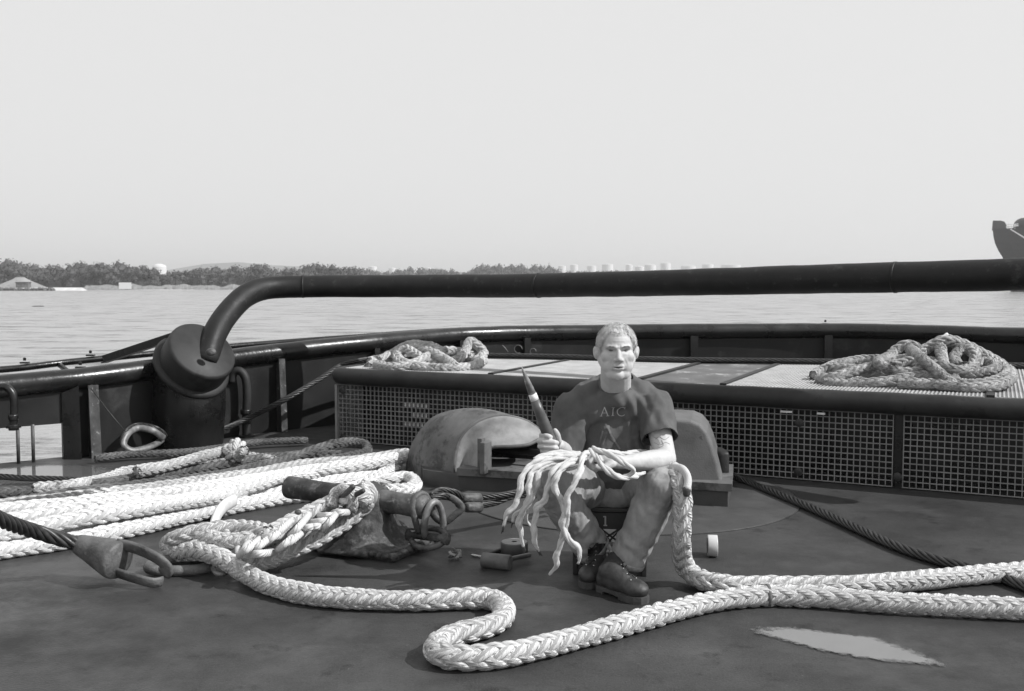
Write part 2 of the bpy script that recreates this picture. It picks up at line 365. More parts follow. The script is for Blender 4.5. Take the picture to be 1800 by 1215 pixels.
def rough(me, amp, sc_, seed=0):
    n = len(me.vertices); nr = [v.normal.copy() for v in me.vertices]
    for v, n_ in zip(me.vertices, nr): v.co += n_*amp*noise.fractal(v.co*sc_ + Vector((seed,0,0)), 1, 2, 4)
    me.update()
# bulwark line (inner face), x, y, cap height
BW = [(-9.5, 2.2, .60), (-7.4, 4.2, .60), (-5.6, 5.6, .61), (-3.72, 7.12, .655), (-3.22, 7.52, .68), (-2.09, 8.80, .78), (-1.36, 9.42, .83), (-.42, 10.35, .86),
      (.7, 10.85, .86), (1.86, 11.0, .865), (3.77, 11.0, .87), (5.2, 10.2, .86), (6.6, 9.1, .85), (8.0, 7.3, .83), (9.4, 4.8, .8)]
bp3 = spline(BW, .1); bxy = bp3.copy(); bxy[:, 2] = 0
tg = np.gradient(bxy, axis=0); tg /= np.linalg.norm(tg, axis=1)[:, None]
out = np.stack([-tg[:,1], tg[:,0], np.zeros(len(tg))], 1)           # outboard normal (left of travel)
def along(arr, off): return arr + out*off
# deck: one sheet inside the bulwark
g = G(); edge = along(bxy, .10)
poly = [tuple(p) for p in edge[::3]] + [(12, 0, 0), (12, -4, 0), (-12, -4, 0), (-12, 1, 0)]
g.add(poly, [tuple(range(len(poly)-1, -1, -1))]); struct('deck', g, M['deck'])
# doubler plate under the fairlead
g = G(); c = Vector((.72, 6.12, 0)); n = 72
pl = [(c.x + 1.03*math.cos(2*math.pi*i/n), c.y + .98*math.sin(2*math.pi*i/n)) for i in range(n)]
V = [(x, y, .006) for x, y in pl] + [(c.x + (x-c.x)*1.008, c.y + (y-c.y)*1.008, -.002) for x, y in pl]
g.add(V, [tuple(range(n))] + [(i, n+i, n+(i+1) % n, (i+1) % n) for i in range(n)])
struct('deck_plate', g, M['plate'])
# weld beads as low ridges on the deck plating
g = G()
for a, b_ in (((430,1010),(1010,1180)), ((1400,890),(1800,905))): pass
g.tube([(c.x + 1.035*math.cos(t), c.y + .985*math.sin(t), .002) for t in np.linspace(0, 2*math.pi, 90)], .005, 6)
struct('deck_weld', g, M['deck'], True)

# ------------------------------------------------------------ puddles
def puddle(outline, z, seed, mt='puddle'):
    g = G(); pts = [W(x, y, z=z) for x, y in outline]; P = spline(pts + [pts[0]], .02)[:-1]
    P = np.array([p + .026*np.array(noise.noise_vector(Vector(p)*6 + Vector((seed,0,0)))) + .008*np.array(noise.noise_vector(Vector(p)*35 + Vector((seed,0,0)))) for p in P]); P[:, 2] = z
    a = P.mean(0); n = len(P); K = 10; P = a + (P-a)*1.2; V = np.concatenate([a + (P-a)*(1-k/K) for k in range(K)] + [[a]])
    g.add(V.tolist(), [(k*n+i, k*n+(i+1) % n, (k+1)*n+(i+1) % n, (k+1)*n+i) for k in range(K-1) for i in range(n)] + [((K-1)*n+i, (K-1)*n+(i+1) % n, K*n) for i in range(n)])
    o = struct('puddle', g, M[mt]); at = o.data.attributes.new('wet', 'FLOAT', 'POINT'); wv = np.concatenate([np.full(n, min(k/K*2.0, 1)) for k in range(K)] + [[1]]); at.data.foreach_set('value', wv.astype(np.float32)); return o
puddle([(1318,1102), (1380,1098), (1480,1104), (1570,1124), (1640,1146), (1690,1172), (1650,1182), (1590,1178), (1510,1166), (1430,1150), (1350,1128), (1320,1112)], .002, 2, 'damp') if False else None
puddle([(1326,1106), (1345,1103), (1400,1105), (1440,1108), (1500,1117), (1560,1130), (1610,1145), (1648,1160), (1664,1170), (1640,1170), (1590,1166), (1530,1157), (1470,1147), (1410,1135), (1360,1120), (1332,1111)], .005, 1)
puddle([(-60,828), (20,822), (90,817), (170,818), (205,832), (160,846), (90,850), (10,853), (-60,858)], .004, 4)
puddle([(700,880), (800,900), (905,915), (925,925), (850,930), (780,925), (740,915)], .0035, 7) if False else None

# ------------------------------------------------------------ bulwark
bul = thing('bulwark', 'black steel bulwark with a rounded pipe cap curving round the stern', 'bulwark', (1, 11, 0))
FP0, FP1 = W(-40, 820, z=0), W(95, 812, z=0)           # freeing port span at far left
def bulw_plate():
    g = G(); i0 = i1 = None
    inn = bxy; ztop = bp3[:, 2] - .07
    V = []; F = []
    def in_port(p): return FP0.x < p[0] < FP1.x
    n = len(inn)
    def pt(k, off, z): q = inn[k] + out[k]*off; return (q[0], q[1], z)
    for k in range(n-1):
        mid = (inn[k] + inn[k+1])/2; zb = .27 if in_port(mid) else 0.0
        zb2 = zb
        b = len(V)
        for off in (0.0, .012):
            V += [pt(k, off, zb), pt(k+1, off, zb), pt(k+1, off, ztop[k+1]), pt(k, off, ztop[k])]
        F += [(b, b+1, b+2, b+3), (b+7, b+6, b+5, b+4), (b, b+4, b+5, b+1), (b+1, b+5, b+6, b+2), (b+3, b+7, b+4, b)] if False else [(b, b+1, b+2, b+3), (b+7, b+6, b+5, b+4), (b, b+4, b+5, b+1)]
    g.add(V, F); return g
obj('plating', bulw_plate(), M['blackwall'], bul)
g = G(); P = along(bp3, .02); P[:, 2] -= .085
g.tube(P, .085, 16, True, up=(0,0,1)); rough(obj('cap_pipe', g, M['black'], bul, True).data, .004, 5)
def lw(q): return float(np.interp(q[0], [-5, -3.0, -2.2, -1.2], [1.05, .95, .65, .3]))
g = G(); V = []; F = []; n = len(bp3)                 # flat ledge outboard of the pipe
for k in range(n):
    for off, dz in ((.09, -.03), (.20, -.03), (.20, -.07), (.09, -.07)):
        q = bp3[k] + out[k]*off; V.append((q[0], q[1], q[2]+dz))
for k in range(n-1):
    for j in range(4): F.append((k*4+j, k*4+(j+1) % 4, (k+1)*4+(j+1) % 4, (k+1)*4+j))
M['ledge'] = mat('worn_ledge', .26, .6, .35, 4, .001, 60)
g.add(V, F); obj('ledge', g, M['ledge'], bul)
g = G(); P = bp3 + out*np.array([lw(q)+.07 for q in bp3])[:, None]; P[:, 2] -= .05; g.tube(P, .028, 8, up=(0,0,1))
for k in range(0, n, 12): g.bar(Vector(bp3[k] + out[k]*.15) - Vector((0,0,.3)), Vector(P[k]), .03, .03)
obj('outer_guard', g, M['black'], bul, True)
g = G(); V = []; F = []
for k in range(n):
    for z_ in (bp3[k][2]-.1, WZ-.3):
        q = bp3[k] + out[k]*(.16 if z_ > 0 else .12); V.append((q[0], q[1], z_))
for k in range(n-1):
    if not (FP0.x - .25 < bp3[k][0] < FP1.x + .1): F.append((k*2, k*2+1, (k+1)*2+1, (k+1)*2))
g.add(V, F); obj('hull_side', g, M['hull'], bul)
def nearest(px, d): 
    p = W(px, 700, y=d); k = np.argmin([abs(q[0]/q[1] - p.x/p.y) if q[1] > 3 else 9 for q in bxy]); return k
for px, wd, dp in ((150, .075, .13), (490, .06, .12), (660, .06, .1), (806, .06, .1), (925, .07, .1), (1212, .085, .1), (1455, .085, .1), (1692, .08, .1)):
    k = nearest(px, 8); q = bxy[k]; t = Vector(tg[k]); o_ = Vector(out[k]); zt = bp3[k][2] - .13
    g = G(); c = Vector(q) - o_*(dp/2)
    g.box((c.x, c.y, zt/2), (wd, .012, zt), (t, o_, Vector((0,0,1)))) if False else None
    # T-section stay: web against plating and a face flat, tapering upward
    V = []
    for z_, dd in ((0, dp), (zt, dp*.75)):
        for s_ in (-1, 1):
            for e in (0, .014):
                V.append(Vector(q) - o_*(dd - e) + t*(s_*wd/2) + Vector((0,0,z_)))
    V = [tuple(v) for v in V]; g.add(V, [(0,1,3,2),(4,6,7,5),(0,4,5,1),(2,3,7,6),(0,2,6,4),(1,5,7,3)])
    g.prism([Vector(q) - o_*(dp-.016) - t*.006, Vector(q) + o_*.0 - t*.006, Vector(q) + Vector((0,0,zt)) - t*.006, Vector(q) - o_*(dp*.75-.016) + Vector((0,0,zt)) - t*.006], t*.012)
    obj('stay', g, M['stay'] if px < 500 else M['black'], bul)
for px in (21, 57):
    k = nearest(px, 7); q = bxy[k]; g = G(); g.tube([(q[0], q[1], -.01), (q[0], q[1], .28)], .013, 8); obj('port_bar', g, M['stay'], bul)
# black wedge plate between first stay and port
g = G(); a = W(98, 815, z=0); b_ = W(122, 700, y=a.y+.1)
k1, k2 = nearest(100, 7), nearest(142, 7)
g.prism([Vector(bxy[k1]) - Vector(out[k1])*.02, Vector(bxy[k2]) - Vector(out[k2])*.11, Vector(bxy[k2]) - Vector(out[k2])*.09 + Vector((0,0,.55)), Vector(bxy[nearest(114,7)]) - Vector(out[k1])*.02 + Vector((0,0,.5))], Vector(out[k1])*.012)
obj('wedge_plate', g, M['black'], bul)
# small cleats and lugs on the ledge
for px in (115, 166, 270, 1460):
    k = nearest(px, 7); q = bp3[k] + out[k]*(lw(bp3[k]) + .07 if px in (115, 270) else .15); g = G()
    g.box((q[0], q[1], q[2]-.01), (.07, .04, .014), bev=.004); g.lathe((q[0], q[1], q[2]+.007), [(.012,0),(.013,.02),(.006,.026)], n=8); obj('lug', g, M['black'], bul)
# light loops of wire hooked on the stern plating
g = G()
for px, py, r_ in ((911, 614, .04), (888, 612, .0), (937, 618, .03)):
    p = W(px, py, y=10.2)
    g = G()
    if r_: g.tube([p + Vector((r_*math.cos(t), .02*math.sin(t*.5), r_*math.sin(t))) for t in np.linspace(0, 5.2, 16)], .004, 6)
    else: g.tube([p + Vector((-.03,0,.03)), p, p + Vector((.03,0,-.04))], .005, 6)
    tag(obj('wire_loop', g, M['galv'], None, True), {911: 'round loop of thin wire on the dark stern plating behind the platform', 888: 'short straight bent wire left of the round loop at the stern', 937: 'small open wire hook right of the round loop at the stern'}[px], 'wire')

# ------------------------------------------------------------ tow bar with its pedestal
tb = thing('tow_bar', 'black steel pipe arching across the aft deck from a drum pedestal', 'tow bar', W(345, 770, z=0))
PD = 8.3
def arch():
    p = []
    for px, py, d in ((361, 640, 7.86), (372, 600, 7.98), (388, 568, 8.1), (408, 542, 8.25), (432, 520, 8.4), (462, 508, 8.55), (500, 504.5, 8.65), (560, 503.5, 8.7), (700, 503, 8.6), (900, 502.5, 8.15), (1150, 498, 7.45), (1400, 491.5, 6.75), (1600, 487, 6.3), (1800, 482, 5.9), (2000, 476, 5.5)):
        p.append(W(px, py, y=d))
    return p
ar = spline(arch(), .06); g = G()
g.tube(ar, .097, 28, up=(0,0,1)); rough(obj('arch_pipe', g, M['pipe'], tb, True).data, .003, 5)
for i_ in (22, 58, 104):
    g = G(); g.tube([Vector(ar[i_]), Vector(ar[i_]).lerp(Vector(ar[i_+1]), .3)], .1005, 28, up=(0,0,1)); obj('weld_ring', g, M['pipe'], tb, True)
# drum: tilted upper drum, flange ring, and body to the deck
top = W(357, 615, y=7.85); ax = Vector((.58, -.50, .64)).normalized()
g = G(); g.lathe(top, [(.0, 0), (.255, 0), (.272, -.012), (.275, -.03), (.272, -.22), (.272, -.24)], ax, 48); obj('drum_top', g, M['rub'], tb, True)
md = g.V[0]
for p_ in [o for o in tb.children if o.name.startswith('drum_top')]:
    mm = p_.data; mm.polygons.foreach_set('use_smooth', [True]*len(mm.polygons)); 
g = G(); g.lathe(top - ax*.22, [(.27, .03), (.30, .025), (.315, .005), (.31, -.02), (.27, -.03)], ax, 48); obj('flange_ring', g, M['rub'], tb, True)
g = G(); c0 = top - ax*.22; base = Vector((c0.x - .10, c0.y + .14, 0))
rings = []
for i in range(9):
    t = i/8; c_ = c0.lerp(base, t); a_ = ax.lerp(Vector((0,0,1)), min(1, t*1.3)).normalized(); r_ = .285 + .005*t
    x = Vector((1,0,0)); x = (x - a_*x.dot(a_)).normalized(); y = a_.cross(x)
    rings.append([tuple(c_ + (x*math.cos(q) + y*math.sin(q))*r_) for q in np.linspace(0, 2*math.pi, 40, endpoint=False)])
V = [v for r_ in rings for v in r_]; F = [(i*40+j, (i+1)*40+j, (i+1)*40+(j+1) % 40, i*40+(j+1) % 40) for i in range(8) for j in range(40)]
g.add(V, F); obj('pedestal', g, M['black'], tb, True)
g = G(); a = W(318, 586, y=7.95); b_ = W(184, 630, y=8.35)      # flat brace up from the bulwark cap
g.bar(a, b_, .045, .05); g.bar(a + Vector((.0,-.01,-.035)), b_ + Vector((.0,-.01,-.035)), .07, .01); obj('brace', g, M['pipe'], tb)
g = G(); q = top - ax*.0 + Vector((.14, -.05, -.1)); g.ell(W(371, 619, y=7.72), (.04,.03,.03)); obj('weld_lump', g, M['rust'], tb, True)

# gooseneck vents
def goose(label, path, r_, d):
    t = thing('vent_pipe', label, 'vent', W(path[0][0], path[0][1], z=0), 'gooseneck vent pipes by the bulwark')
    g = G(); pts = [W(x, y, y=d) for x, y in path]; pts[0].z = 0 if d > 7.5 else pts[0].z; g.tube(spline(pts, .015), r_, 14); obj('pipe', g, M['black'] if d < 7.5 else M['rub'], t, True)
    p = pts[0]; g = G(); g.lathe((p.x, p.y, max(p.z, 0)), [(r_*1.9, 0), (r_*1.9, .015), (r_*1.15, .02)], n=16); obj('base_flange', g, M['black'], t)
    for zf in ((.12, .20) if d > 7.5 else (.30, .37)): g = G(); g.lathe((p.x, p.y, zf), [(r_*1.25, 0), (r_*1.3, .01), (r_*1.3, .03), (r_*1.25, .04)], n=14); obj('coupling', g, M['black'], t, True)
goose('black gooseneck vent pipe at the left edge of the frame', [(24, 752), (24, 740), (25, 720), (22, 692), (9, 680), (-6, 684), (-14, 700)], .026, 6.85)
goose('black gooseneck vent pipe beside the drum pedestal', [(433, 768), (433, 730), (434, 690), (431, 664), (421, 652), (411, 655), (407, 672)], .036, 8.45)

# ------------------------------------------------------------ grated platform
FL = Vector((-1.46, 8.22, 0)); U = Vector((.899, -.438, 0)).normalized(); Vv = Vector((-U.y, U.x, 0)); Z = Vector((0,0,1))
def L3(u, v, z): return FL + U*u + Vv*v + Z*z
pf = thing('grated_platform', 'low raised platform with a dark square-mesh side, round rubbing rail and pale grating on top', 'platform', L3(3, 1, 0))
UE = 7.6; ZT = .478; ZP = .615
def bars(lo, hi, u0, u1, z0, z1, v, th=.006, dp=.026):
    pass
# side mesh: square openings, built as bars in two directions
def mesh_side(u0, u1, z0, z1, s_=.0388):
    g = G(); n = int((u1-u0)/s_); m_ = int((z1-z0)/s_)
    for i in range(n+1): u = u0 + (u1-u0)*i/n; g.box(L3(u, .012, (z0+z1)/2), (.0056, .014, z1-z0), (U, Vv, Z))
    for j in range(m_+1): z = z0 + (z1-z0)*j/m_; g.box(L3((u0+u1)/2, .0125, z), (u1-u0+.006, .012, .0058), (U, Vv, Z))
    return g
for u0, u1 in ((0.02, 2.42), (2.44, 4.335), (4.40, 5.60), (5.62, UE)):
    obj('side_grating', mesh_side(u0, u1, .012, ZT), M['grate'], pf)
g = G()                                              # end mesh on the left side
for i in range(28): g.box(L3(.0, .03 + i*.0415, ZT/2), (.024, .0065, ZT), (U, Vv, Z))
for j in range(12): g.box(L3(.0, .6, .012 + j*.0412), (.022, 1.15, .0065), (U, Vv, Z))
obj('end_grating', g, M['grate'], pf)
g = G(); g.box(L3(.008, -.004, ZT/2), (.022, .02, ZT), (U, Vv, Z)); obj('corner_post', g, M['grate'], pf)
g = G(); g.box(L3(4.367, .05, ZT/2), (.05, .02, ZT), (U, Vv, Z)); obj('corner_post', g, M['black'], pf)
for u, z in ((.07, .43), (.07, .04), (2.5, .39), (3.75, .39), (3.75, .06), (4.37, .08), (5.45, .42)):   # dark fixing washers
    g = G(); g.lathe(L3(u, -.003, z), [(.028, 0), (.028, .006), (.012, .010)], -Vv, 14); obj('fixing_washer', g, M['dark'], pf)
# black sheets as painted shade behind mesh; open under the top grating edges
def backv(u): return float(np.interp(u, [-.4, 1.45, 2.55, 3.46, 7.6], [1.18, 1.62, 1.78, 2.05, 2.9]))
g = G(); g.box(L3(UE/2, .38, .25), (UE, .012, .5), (U, Vv, Z)); g.box(L3(UE/2, .75, .50), (UE, .8, .01), (U, Vv, Z)); obj('dark_backing', g, M['black'], pf)
# front rail: big half round
g = G(); P = [L3(UE, -.01, ZP-.064), L3(4, -.01, ZP-.064), L3(.18, -.01, ZP-.064), L3(.05, .01, ZP-.064), L3(-.015, .10, ZP-.064), L3(-.02, .5, ZP-.064), L3(.0, 1.22, ZP-.064)]
g.tube(spline(P, .05), .068, 20, up=(0,0,1)); rough(obj('rub_rail', g, M['rub'], pf, True).data, .004, 5)
# top: deck sheet below with gratings, plate and dividing bars
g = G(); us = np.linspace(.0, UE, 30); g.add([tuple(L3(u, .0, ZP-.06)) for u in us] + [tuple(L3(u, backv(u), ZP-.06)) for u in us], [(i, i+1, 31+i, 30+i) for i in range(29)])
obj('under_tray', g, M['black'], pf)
def top_grate(u0, u1):
    g = G(); s_ = .0385
    u = u0
    while u <= u1:
        v1 = backv(u); g.box(L3(u, (.06+v1)/2, ZP-.012), (.010, v1-.06, .024), (U, Vv, Z)); u += s_*.62
    v = .06
    while v < backv(u1):
        ua = u0
        while backv(ua) < v and ua < u1: ua += .02
        if ua < u1-.05: g.box(L3((ua+u1)/2, v, ZP-.014), (u1-ua, .009, .022), (U, Vv, Z))
        v += s_
    return g
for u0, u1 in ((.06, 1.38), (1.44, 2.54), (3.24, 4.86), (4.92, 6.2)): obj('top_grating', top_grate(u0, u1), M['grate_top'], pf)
g = G(); g.add([tuple(L3(2.60, .06, ZP-.004)), tuple(L3(3.20, .06, ZP-.004)), tuple(L3(3.2, backv(3.2), ZP-.004)), tuple(L3(2.6, backv(2.6), ZP-.004))], [(0,1,2,3)]); obj('cover_plate', g, M['wood'], pf)
for u in (1.41, 2.57, 3.22, 4.89):
    g = G(); g.box(L3(u, (backv(u)+.06)/2, ZP-.005), (.045, backv(u)-.06, .03), (U, Vv, Z)); obj('divider_bar', g, M['rub'], pf)
g = G(); P = [L3(u, backv(u)+.03, ZP-.02) for u in np.linspace(-.1, UE, 30)]; g.tube(P, .03, 8, up=(0,0,1)); obj('back_edge', g, M['black'], pf, True)
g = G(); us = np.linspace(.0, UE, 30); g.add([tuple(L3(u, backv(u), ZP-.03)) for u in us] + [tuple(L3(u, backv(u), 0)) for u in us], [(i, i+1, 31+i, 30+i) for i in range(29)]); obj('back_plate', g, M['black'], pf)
for px, wd, py in ((1383, .075, 709.5), (1444, .05, 712.5)):  # sun flecks under the rail, added as small white bars
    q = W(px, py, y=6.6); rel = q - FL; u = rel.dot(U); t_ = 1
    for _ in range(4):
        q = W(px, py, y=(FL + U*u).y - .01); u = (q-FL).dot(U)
    g = G(); g.box(L3(u, -.02, ZT-.016), (wd, .016, .012), (U, Vv, Z)); obj('sun_fleck', g, M['white'], pf)
g = G()                                               # light leaking through the mesh, put in as white strips
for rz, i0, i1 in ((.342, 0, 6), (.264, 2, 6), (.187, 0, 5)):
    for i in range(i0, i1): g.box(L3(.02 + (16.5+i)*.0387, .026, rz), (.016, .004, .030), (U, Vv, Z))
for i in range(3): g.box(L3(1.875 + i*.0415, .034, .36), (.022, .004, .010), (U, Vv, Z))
obj('light_leaks', g, M['white'], pf)['kind'] = 'stuff'

# ------------------------------------------------------------ far shore
def at(px, py, d): return W(px, py, y=d)
# low land strips
g = G(); gx = np.linspace(-250, 640, 60); 
def zy(py, d): return W(900, py, y=d).z
V = []; F = []
rows = [(396, WZ-.1), (404, WZ+.3), (425, WZ+.6), (460, WZ+1.0), (600, WZ+2)]
for (d, z) in rows:
    for x in gx:
        p = W(x, 500, y=d); zz = z + (.35*noise.noise(Vector((p.x*.05, d*.1, 0))) if z > WZ else 0); V.append((p.x, d + (8*noise.noise(Vector((p.x*.02, 5, 1)))), zz))
for i in range(len(rows)-1):
    for j in range(59): F.append((i*60+j, i*60+j+1, (i+1)*60+j+1, (i+1)*60+j))
g.add(V, F); struct('far_bank', g, M['reed'])
g = G(); V = []; F = []; gx = np.linspace(560, 1900, 40); rows = [(900, WZ-.1), (910, WZ+1.2), (2600, WZ+3)]
for (d, z) in rows:
    for x in gx: p = W(x, 500, y=d); V.append((p.x, d, z))
for i in range(2):
    for j in range(39): F.append((i*40+j, i*40+j+1, (i+1)*40+j+1, (i+1)*40+j))
g.add(V, F); struct('far_bank', g, M['reed'])
# reeds in front of the wood
g = G(); V = []; F = []
for i in range(9000):
    px = random.uniform(150, 640); d = random.uniform(401, 425); p = W(px, 500, y=d); z0 = WZ+.1; h_ = random.uniform(.6, 1.5)*(1.35 + .9*noise.noise(Vector((px*.045, 3, 1)))); w_ = random.uniform(.15, .5); b = len(V)
    V += [(p.x-w_, d, z0), (p.x+w_, d+.3, z0), (p.x + random.uniform(-.3,.3), d, z0+h_)]; F.append((b, b+1, b+2))
g.add(V, F); tag(obj('reeds', g, M['reed']), 'pale band of reeds along the far bank below the wood', 'reeds', kind='stuff')
# woods: lumpy crowns made of many leaf clumps
def wood(name, label, spans, per=240):
    g = G(); V = []; F = []
    for (px0, px1, ytop0, ytop1, ybase, d, step) in spans:
        px = px0
        while px < px1:
            t = (px-px0)/max(px1-px0, 1)
            for row in range(2):
                dd = d + row*14 + random.uniform(-4, 4); p = W(px + random.uniform(-4, 4), ybase, y=dd)
                ht = (ybase - (ytop0 + (ytop1-ytop0)*t))*dd/FPX*random.uniform(.72, 1.06)*(.8 if row == 0 else 1); rw = ht*random.uniform(.38, .55)
                zb = WZ+1.0
                nb = random.randint(4, 6)
                for bi in range(nb):
                    a = random.uniform(0, 6.28); rr = rw*random.uniform(.2, .75); hz = random.uniform(.2, .78)
                    if bi == 0: rr = 0; hz = .76
                    cx, cy, cz = p.x + rr*math.cos(a), dd + rr*math.sin(a), zb + ht*hz; br = ht*random.uniform(.20, .30)
                    for q in range(per//5):
                        v = Vector((random.gauss(0,1), random.gauss(0,1), random.gauss(0,1))).normalized()*br*random.uniform(.72, 1.05)
                        c_ = Vector((cx, cy, cz)) + v; sz = random.uniform(.2, .42)*(dd/450)
                        n1 = Vector((random.gauss(0,1), random.gauss(0,1), random.gauss(0,1))).normalized(); n1 = (n1 + v.normalized()*1.2).normalized()
                        x = n1.orthogonal().normalized(); y = n1.cross(x); b = len(V)
                        V += [tuple(c_ - x*sz - y*sz*.6), tuple(c_ + x*sz - y*sz*.5), tuple(c_ + x*sz*.6 + y*sz), tuple(c_ - x*sz*.7 + y*sz*.8)]; F.append((b, b+1, b+2, b+3))
                    # solid heart of the lump
                    b = len(V); r_ = br*.80
                    oct_ = [(r_,0,0),(0,r_,0),(-r_,0,0),(0,-r_,0),(0,0,r_),(0,0,-r_)]
                    V += [(cx+o[0], cy+o[1], cz+o[2]) for o in oct_]; F += [(b,b+1,b+4),(b+1,b+2,b+4),(b+2,b+3,b+4),(b+3,b,b+4),(b+1,b,b+5),(b+2,b+1,b+5),(b+3,b+2,b+5),(b,b+3,b+5)]
                b = len(V); V += [(p.x-rw*.8, dd, zb-1), (p.x+rw*.8, dd, zb-1), (p.x+rw*.6, dd+1, zb+ht*.5), (p.x-rw*.6, dd+1, zb+ht*.5)]; F.append((b,b+1,b+2,b+3))
            px += step*random.uniform(.75, 1.2)
    g.add(V, F); return tag(obj(name, g, M['leaf']), label, 'trees', kind='stuff')
wood('wood', 'dense leafy wood filling the far left bank behind the reeds', [(-60, 60, 458, 460, 507, 440, 9), (60, 235, 464, 461, 507, 440, 10), (235, 275, 462, 474, 507, 440, 8), (270, 350, 478, 474, 506, 450, 8), (340, 470, 470, 467, 506, 450, 9), (460, 632, 464, 466, 505, 455, 9)])
wood('tree_belt', 'lower pale tree belt beyond the middle of the black pipe', [(618, 660, 468, 478, 502, 900, 6), (655, 700, 479, 478, 502, 950, 6), (700, 770, 470, 474, 502, 900, 6), (765, 850, 474, 472, 502, 900, 6), (848, 975, 466, 465, 502, 850, 6), (970, 1110, 478, 476, 502, 1000, 6)], 140)
# land spit with concrete quay, sandy mound and hut at far left
g = G(); V = []; F = []
for i, (d, z) in enumerate(((372, WZ-.2), (374, WZ+.9), (386, WZ+1.1), (392, WZ+.8))):
    for j in range(40): x = -260 + j*(165+260)/39; p = W(x, 500, y=d); V.append((p.x, d + 3*noise.noise(Vector((p.x*.1, d, 0))), z*(1) if j < 38 else WZ-.1))
for i in range(3):
    for j in range(39): F.append((i*40+j, i*40+j+1, (i+1)*40+j+1, (i+1)*40+j))
g.add(V, F); struct('low_spit', g, M['concrete'])
g = G()
for i in range(420):
    px = random.uniform(-100, 95); p = W(px, 510, y=371 + random.uniform(-2, 1.5)); r_ = random.uniform(.35, .8)
    g.add([(p.x + r_*a, p.y + r_*b, WZ + .1 + random.uniform(0, .7) + r_*c_) for a, b, c_ in ((1,0,0),(0,1,.2),(-1,.1,0),(.1,-1,0),(0,0,.9),(.1,0,-.9))], [(0,1,4),(1,2,4),(2,3,4),(3,0,4),(1,0,5),(2,1,5),(3,2,5),(0,3,5)])
tag(obj('riprap', g, M['rock']), 'dark loose rocks along the edge of the low spit at far left', 'rocks', kind='stuff')
g = G(); c_ = W(36, 500, y=392); n = 26; V = []; F = []
for j in range(7):
    t = j/6
    for i in range(n):
        a = 2*math.pi*i/n; r_ = (10.5*(1-t)**1.25 + 1.6)*(1 + .12*noise.noise(Vector((math.cos(a)*1.5, math.sin(a)*1.5, t)))); V.append((c_.x + r_*math.cos(a), 392 + r_*.8*math.sin(a), WZ + .6 + 4.5*t))
for j in range(6):
    for i in range(n): F.append((j*n+i, j*n+(i+1) % n, (j+1)*n+(i+1) % n, (j+1)*n+i))
F.append(tuple(6*n+i for i in range(n))); g.add(V, F)
M['mound'] = mat('earth_mound', .24, .95, .3, .15, spec=.1, stain=(.12, .3, .56, .1)); struct('mound', g, M['mound'], True)
t = thing('hut', 'small dark hut at the foot of the sandy mound', 'hut', W(39, 506, y=380))
p = W(39, 506, y=380); g = G(); g.box((p.x, 381, WZ+2.0), (4.6, 2.5, 2.0)); obj('walls', g, M['rock'], t); g = G(); g.box((p.x, 381, WZ+3.1), (5.0, 3, .2)); obj('roof', g, M['hull'], t)
t = thing('sign_board', 'white rectangular notice board standing on posts before the far wood', 'sign', W(220, 509, y=400))
p = W(220, 503, y=400); g = G(); g.box((p.x, 400, zy(502.5, 400)), (5.0, .15, 2.6)); obj('board', g, M['white'], t)
for s_ in (-1.6, 1.6): g = G(); g.box((p.x+s_, 400.2, WZ+1.2), (.2, .2, 3.2)); obj('post', g, M['rock'], t)
# driftwood speck on the water
g = G(); p = W(67, 539, z=WZ); g.ell((p.x, p.y, WZ+.02), (.8, .2, .09)); tag(obj('floating_log', g, M['hull']), 'small dark log floating on the river at left', 'log')
# tanks
TK = [(280, 469, 24, 1100, 478), (655, 469, 15, 1500, 480), (690, 472, 14, 1500, 480), (752, 471, 11, 1500, 480), (850, 470, 10, 1500, 480), (988, 468, 14, 1500, 482), (1009, 466, 14, 1500, 482), (1040, 468, 16, 1550, 482), (1068, 465, 20, 1450, 482), (1106, 466, 12, 1500, 482), (1124, 469, 16, 1500, 482),
      (1143, 466, 20, 1450, 482), (1170, 463, 18, 1500, 482), (1210, 468, 26, 1600, 482), (1244, 465, 20, 1600, 482), (1285, 466, 34, 1700, 482)]
TL = ['white dome tank showing through the dip in the far left wood', 'squat white tank just right of the big far wood', 'low white tank half hidden between two tree clumps left of the middle', 'small white tank peeping above the tree belt', 'smallest white tank above the belt left of the taller trees',
 'white storage tank first right of the tree belt', 'taller white tank second right of the tree belt', 'grey-topped white tank third right of the tree belt', 'broad tall white tank left of the seated man on the horizon', 'narrow white tank above the seated man', 'low white tank just right of the narrow one', 'large white tank right of the low one above the pipe', 'tallest white tank on the skyline', 'wide flat white tank near the right of the tank farm', 'second to last white tank of the tank farm', 'widest faint white tank at the right end of the tank farm']
for (px, py, wd, d, yb), lb in zip(TK, TL):
    p = W(px, py, y=d); r_ = wd*d/FPX/2; zt = p.z; t = thing('storage_tank', lb, 'tank', (p.x, d, WZ+1.5), 'white oil storage tanks on the horizon')
    g = G(); g.lathe((p.x, d, WZ+1), [(r_, 0), (r_, zt-WZ-1)], n=24); obj('shell', g, M['tank'], t)
    g = G(); g.lathe((p.x, d, zt), [(r_*1.01, 0), (r_*.6, .5), (.1, .9)] if d > 1200 else [(r_, 0), (r_*.8, 2), (r_*.3, 3.2), (.1, 3.4)], n=24); obj('roof', g, M['tank'], t)
